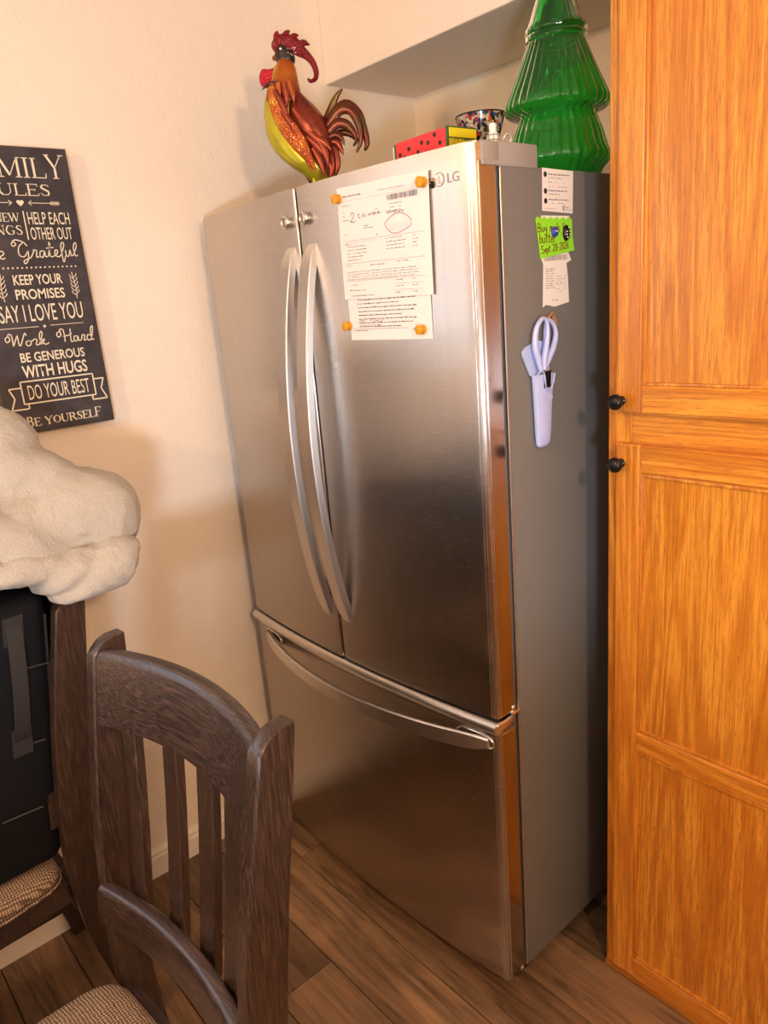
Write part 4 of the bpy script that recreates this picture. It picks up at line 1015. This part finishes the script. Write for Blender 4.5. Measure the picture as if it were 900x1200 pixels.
# ------------------------------------------------------------------ dining chairs
YF_ = [(0, .075), (.15, .045), (.3, .012), (.45, -.002), (.5, -.002), (.6, .004), (.7, .014), (.8, .028), (.9, .046), (1.0, .066), (1.05, .076)]   # front edge of the rear post
DP_ = [(0, .036), (.3, .052), (.5, .060), (.65, .068), (.75, .068), (.85, .066), (.95, .062), (1.05, .056)]
def lerp(tab, z):
    for (a, va), (b, vb) in zip(tab, tab[1:]):
        if z <= b: return va+(vb-va)*max(0, (z-a))/(b-a)
    return tab[-1][1]
def halfw(z): return .207+max(0, z-.45)*.045
TOPZ = 1.055
def make_chair(label, loc, rz):
    c = thing('dining_chair', label, 'chair', loc, rz, None)
    for s in (-1, 1):
        rings = []; n = 26
        for i in range(n+1):
            z = 1.036*i/n; yf = lerp(YF_, z); d = lerp(DP_, z); xo = halfw(z)*s; xi = xo-.027*s; b = .003
            q = [(xo, yf+b), (xo-b*s, yf), (xi+b*s, yf), (xi, yf+b), (xi, yf+d-b), (xi+b*s, yf+d), (xo-b*s, yf+d), (xo, yf+d-b)]
            rings.append([(a, b_, z) for a, b_ in q])
        for z, k in ((1.045, .008), (1.053, .018), (1.058, .034)):          # crowned top, front rounded off
            yf = lerp(YF_, z)+k*.9; d = max(.006, lerp(YF_, z)+.056-.001-yf); xo = halfw(z)*s; xi = xo-.027*s; b = .002
            q = [(xo, yf+b), (xo-b*s, yf), (xi+b*s, yf), (xi, yf+b), (xi, yf+d-b), (xi+b*s, yf+d), (xo-b*s, yf+d), (xo, yf+d-b)]
            rings.append([(a, b_, z) for a, b_ in q])
        link('back_post', loft(bmesh.new(), rings), M_DW, c, smooth=35)
    def rail(nm, z0, z1, bow, dep, inset, yoff, m=M_DWH, n=22, crown=0):
        rings = []
        for i in range(n+1):
            t = -1+2*i/n; x = t*(halfw((z0+z1)/2)-inset); sag = bow*(1-t*t); ring = []
            zt = z1+crown*(1-t*t)
            for (dy, z) in ((0, z0), (0, zt-.012), (.003, zt-.004), (.009, zt), (dep-.004, zt), (dep, zt-.004), (dep, z0)):
                ring.append((x, lerp(YF_, z)+yoff+sag+dy, z))
            rings.append(ring)
        return link(nm, loft(bmesh.new(), rings), m, c, smooth=40)
    rail('top_rail', .925, 1.043, .040, .026, .025, .004)
    rail('lumbar_rail', .585, .652, .024, .026, .022, -.014)
    for k in range(4):
        xs = (-.128, -.040, .048, .133)[k]; rings = []
        for i in range(19):
            z = .600+(.935-.600)*i/18
            xx = xs*(1+.10*(z-.6)/.33); t = xx/(halfw(z)-.02); sag = .037*(1-t*t); y0 = lerp(YF_, z)+sag+.006+.012*math.sin(math.pi*(z-.6)/.33)*.6
            h = .0195; b = .002
            rings.append([(xx-h+b, y0, z), (xx+h-b, y0, z), (xx+h, y0+b, z), (xx+h, y0+.015, z), (xx-h, y0+.015, z), (xx-h, y0+b, z)])
        link('back_slat', loft(bmesh.new(), rings), M_DW, c, smooth=30)
    # seat frame
    rf = .185; ff = .225
    prof = [(-rf, -.002), (rf, -.002), (ff, -.42), (-ff, -.42)]
    bm = bmesh.new(); prism(bm, prof, lambda a, b, d: (a, b, .395+d), .055)
    bmesh.ops.bevel(bm, geom=bm.edges[:], offset=.004, segments=2, affect='EDGES'); link('seat_frame', bm, M_DWH, c, smooth=40)
    # cushion: rounded pad
    bm = bmesh.new(); rings = []
    N_ = 48
    def outline(k, grow):
        pts = []
        for i in range(N_):
            a = 2*math.pi*i/N_; ca, sa = math.cos(a), math.sin(a)
            e = .22; u = math.copysign(abs(ca)**e, ca); v_ = math.copysign(abs(sa)**e, sa)
            yy = -.212+v_*(.207-grow); hw_ = (rf+(ff-rf)*(-yy)/.42)+.004-grow
            pts.append((u*hw_, yy, k))
        return pts
    for k, g_ in ((.450, .010), (.453, .002), (.462, -.002), (.474, 0), (.484, .008), (.490, .022), (.494, .045), (.497, .10)): rings.append(outline(k, g_))
    loft(bm, rings); link('seat_cushion', bm, M_FAB, c, smooth=60)
    bm = bmesh.new(); o_ = outline(.4535, -.003); tube(bm, o_+[o_[0]], .0028, 6); link('seat_welt', bm, M_FAB, c, smooth=60)
    for s in (-1, 1):
        rings = []
        for z, hh in ((0, .014), (.2, .018), (.42, .022)):
            x = s*(ff-.024); y = -.395
            rings.append([(x-hh, y-hh, z), (x+hh, y-hh, z), (x+hh, y+hh, z), (x-hh, y+hh, z)])
        link('front_leg', loft(bmesh.new(), rings), M_DW, c)
        rings = []
        for y, x in ((-.38, s*(ff-.026)), (.07, s*(rf+.005))):
            rings.append([(x-.009, y, .085), (x+.009, y, .085), (x+.009, y, .115), (x-.009, y, .115)])
        link('stretcher', loft(bmesh.new(), rings), M_DW, c)
    link('apron', bx(-.182, .182, .0, .02, .375, .445, bev=.002), M_DWH, c)
    return c
ch1 = make_chair('dark brown slat-back dining chair nearest the camera with tweed seat', (.852, -.712, 0), R(4.5))
ch2 = make_chair('dark brown dining chair against the left wall holding the black bag', (.160, -.718, 0), R(3))

# ------------------------------------------------------------------ black bag on the second chair
bag = thing('black_bag', 'black nylon bag with side carry handle standing upright on the wall-side chair', 'bag', (.17, -.70, .497))
def lean(x, y, z): return Vector((x, y+.012+z*.13, z))
bm = bx(-.165, .165, -.30, -.012, 0, .568, bev=.03, seg=4)
bmesh.ops.subdivide_edges(bm, edges=bm.edges[:], cuts=2, use_grid_fill=True)
for v in bm.verts: v.co = lean(*v.co)+Vector((0, 0, 0))
link('bag_body', bm, M_NYLON, bag, smooth=50)
for zz, ya, yb in ((.14, -.125, -.050), (.278, -.088, -.036), (.43, -.060, -.018)):
    bm = bmesh.new(); tube(bm, [lean(.1662, ya, zz), lean(.1672, (ya+yb)/2, zz-.001), lean(.1662, yb, zz-.004)], .0016, 6); link('strap_seam', bm, M_PIPE, bag, smooth=60)
bm = bmesh.new(); tube(bm, [lean(.150, -.016, z) for z in (.04, .2, .35, .52)], .004, 6); link('corner_piping', bm, M_WEB, bag, smooth=60)
rings = []
for i in range(21):
    t = i/20; z = .290+.235*t; o_ = .1665+.018*math.sin(math.pi*t)**.6; c = lean(o_, -.078, z)
    rings.append([c+Vector((0, -.014, 0)), c+Vector((.003, -.014, 0)), c+Vector((.003, .014, 0)), c+Vector((0, .014, 0))])
hn = link('carry_handle', loft(bmesh.new(), rings), M_WEB, bag, smooth=40)
for z0_ in (.262, .485):
    bm = bmesh.new(); rings = []
    for z in (z0_, z0_+.055):
        c = lean(.165, -.078, z); rings.append([c+Vector((0, -.018, 0)), c+Vector((.006, -.018, 0)), c+Vector((.006, .018, 0)), c+Vector((0, .018, 0))])
    link('handle_patch', loft(bm, rings), M_WEB, hn)

# ------------------------------------------------------------------ cream blanket heap
def blob(parts, vox, sm, disp, name, label):
    bm = bmesh.new()
    for (c, r_, rot) in parts:
        g = bmesh.ops.create_icosphere(bm, subdivisions=4, radius=1)
        mx = Matrix.Translation(c) @ Matrix.Rotation(rot[2], 4, 'Z') @ Matrix.Rotation(rot[1], 4, 'Y') @ Matrix.Rotation(rot[0], 4, 'X')
        for v in g['verts']:
            p = v.co; p = Vector([math.copysign(abs(q)**.72, q) for q in p]); v.co = mx @ Vector((p.x*r_[0], p.y*r_[1], p.z*r_[2]))
    me = bpy.data.meshes.new(name); bm.to_mesh(me); bm.free()
    o = bpy.data.objects.new(name, me); COL.objects.link(o)
    m = o.modifiers.new('r', 'REMESH'); m.mode = 'VOXEL'; m.voxel_size = vox
    s = o.modifiers.new('s', 'SMOOTH'); s.iterations = sm; s.factor = .5
    dg = bpy.context.evaluated_depsgraph_get(); me2 = bpy.data.meshes.new_from_object(o.evaluated_get(dg)); bpy.data.objects.remove(o)
    me2.update(); ns = [v.normal.copy() for v in me2.vertices]
    for v, n_ in zip(me2.vertices, ns): v.co += n_*disp(v.co)
    return link(name, me2, M_FLEECE, label, smooth=180)
def fold(p):
    # sagging folds: ridges that run down the free edge plus plush lumps
    a = noise.noise(Vector((p.x*5, p.y*11, p.z*4)))*.018
    q = math.sin(p.y*34+p.x*8+p.z*16+4*noise.noise(p*5))
    b = -(max(0, q)**3)*.013
    c = noise.noise(p*60)*.003+noise.noise(p*120)*.002
    return a+b+c
blk = thing('blanket', 'cream plush blanket heaped on top of the black bag and drooping over the chair back', 'blanket', (0, 0, 0))
blob([((.19, -.70, 1.185), (.215, .29, .088), (-.18, .02, 0)),
      ((.25, -.53, 1.185), (.15, .125, .088), (-.1, 0, .1)), ((.17, -.60, 1.275), (.16, .13, .055), (-.45, 0, 0)),
      ((.14, -.72, 1.345), (.15, .175, .085), (-.25, .0, 0)), ((.12, -.85, 1.27), (.15, .2, .09), (0, 0, 0))], .0085, 5, fold, 'upper_fold', blk)
def fold2(p):
    q = math.sin(p.y*46-p.z*42+p.x*16+3*noise.noise(p*5))
    return -(max(0, q)**3)*.012+noise.noise(p*9)*.010+noise.noise(p*60)*.003+noise.noise(p*120)*.002
blob([((.36, -.555, 1.098), (.085, .105, .050), (.12, .05, .1)), ((.27, -.52, 1.085), (.12, .09, .05), (.1, 0, 0)), ((.37, -.67, 1.135), (.06, .10, .030), (-.25, 0, 0)),
           ((.30, -.80, 1.13), (.09, .15, .028), (-.05, 0, 0)), ((.12, -.80, 1.12), (.16, .2, .03), (0, 0, 0))],
          .008, 3, fold2, 'lower_fold', blk)

# ------------------------------------------------------------------ unseen furniture added to shape light and fridge reflections
kc = thing('added_counter', 'added beige kitchen counter behind the camera, blocking low cool light', 'counter', (2.62, -1.72, 0))  # added out of view to block the cool light low down
link('counter_base', bx(-.5, .8, -.55, .55, 0, .90), M_OAKV, kc)
link('worktop', bx(-.53, .83, -.58, .58, .90, .955, bev=.004), M_HINGE, kc)

sb = thing('added_sideboard', 'added dark brown cabinet out of view, darkening the fridge reflections', 'added_sideboard', (XW+.03, -2.0, 0))  # added dark mass that the lower fridge door reflects
link('sideboard_body', bx(0, .36, -.62, .70, .08, .97, bev=.004), M_DWH, sb)
link('sideboard_top', bx(-.01, .38, -.65, .72, .97, .995, bev=.004), M_DWH, sb)
for a in (.02, .34):
    for b in (-.60, .68): link('leg', bx(a-.015, a+.015, b-.015, b+.015, 0, .08), M_DW, sb)
tb = thing('added_table', 'added dark wooden dining table facing the chairs, darkening the drawer reflection', 'table', (.98, -2.15, 0))  # added out of view so the freezer drawer reflects something dark
link('tabletop', bx(-.62, .55, -.62, .80, .725, .76, bev=.004), M_DWH, tb)
for a in (-.55, .48):
    for b in (-.55, .72): link('leg', bx(a-.035, a+.035, b-.035, b+.035, 0, .725, bev=.003), M_DW, tb)

for o in COL.objects:          # tiny print that nobody could pick apart
    if o.name.split('.')[0] in ('printed_text', 'barcode', 'dotted_line', 'ear_dots', 'rind_stripes', 'pale_spots'): o['kind'] = 'stuff'
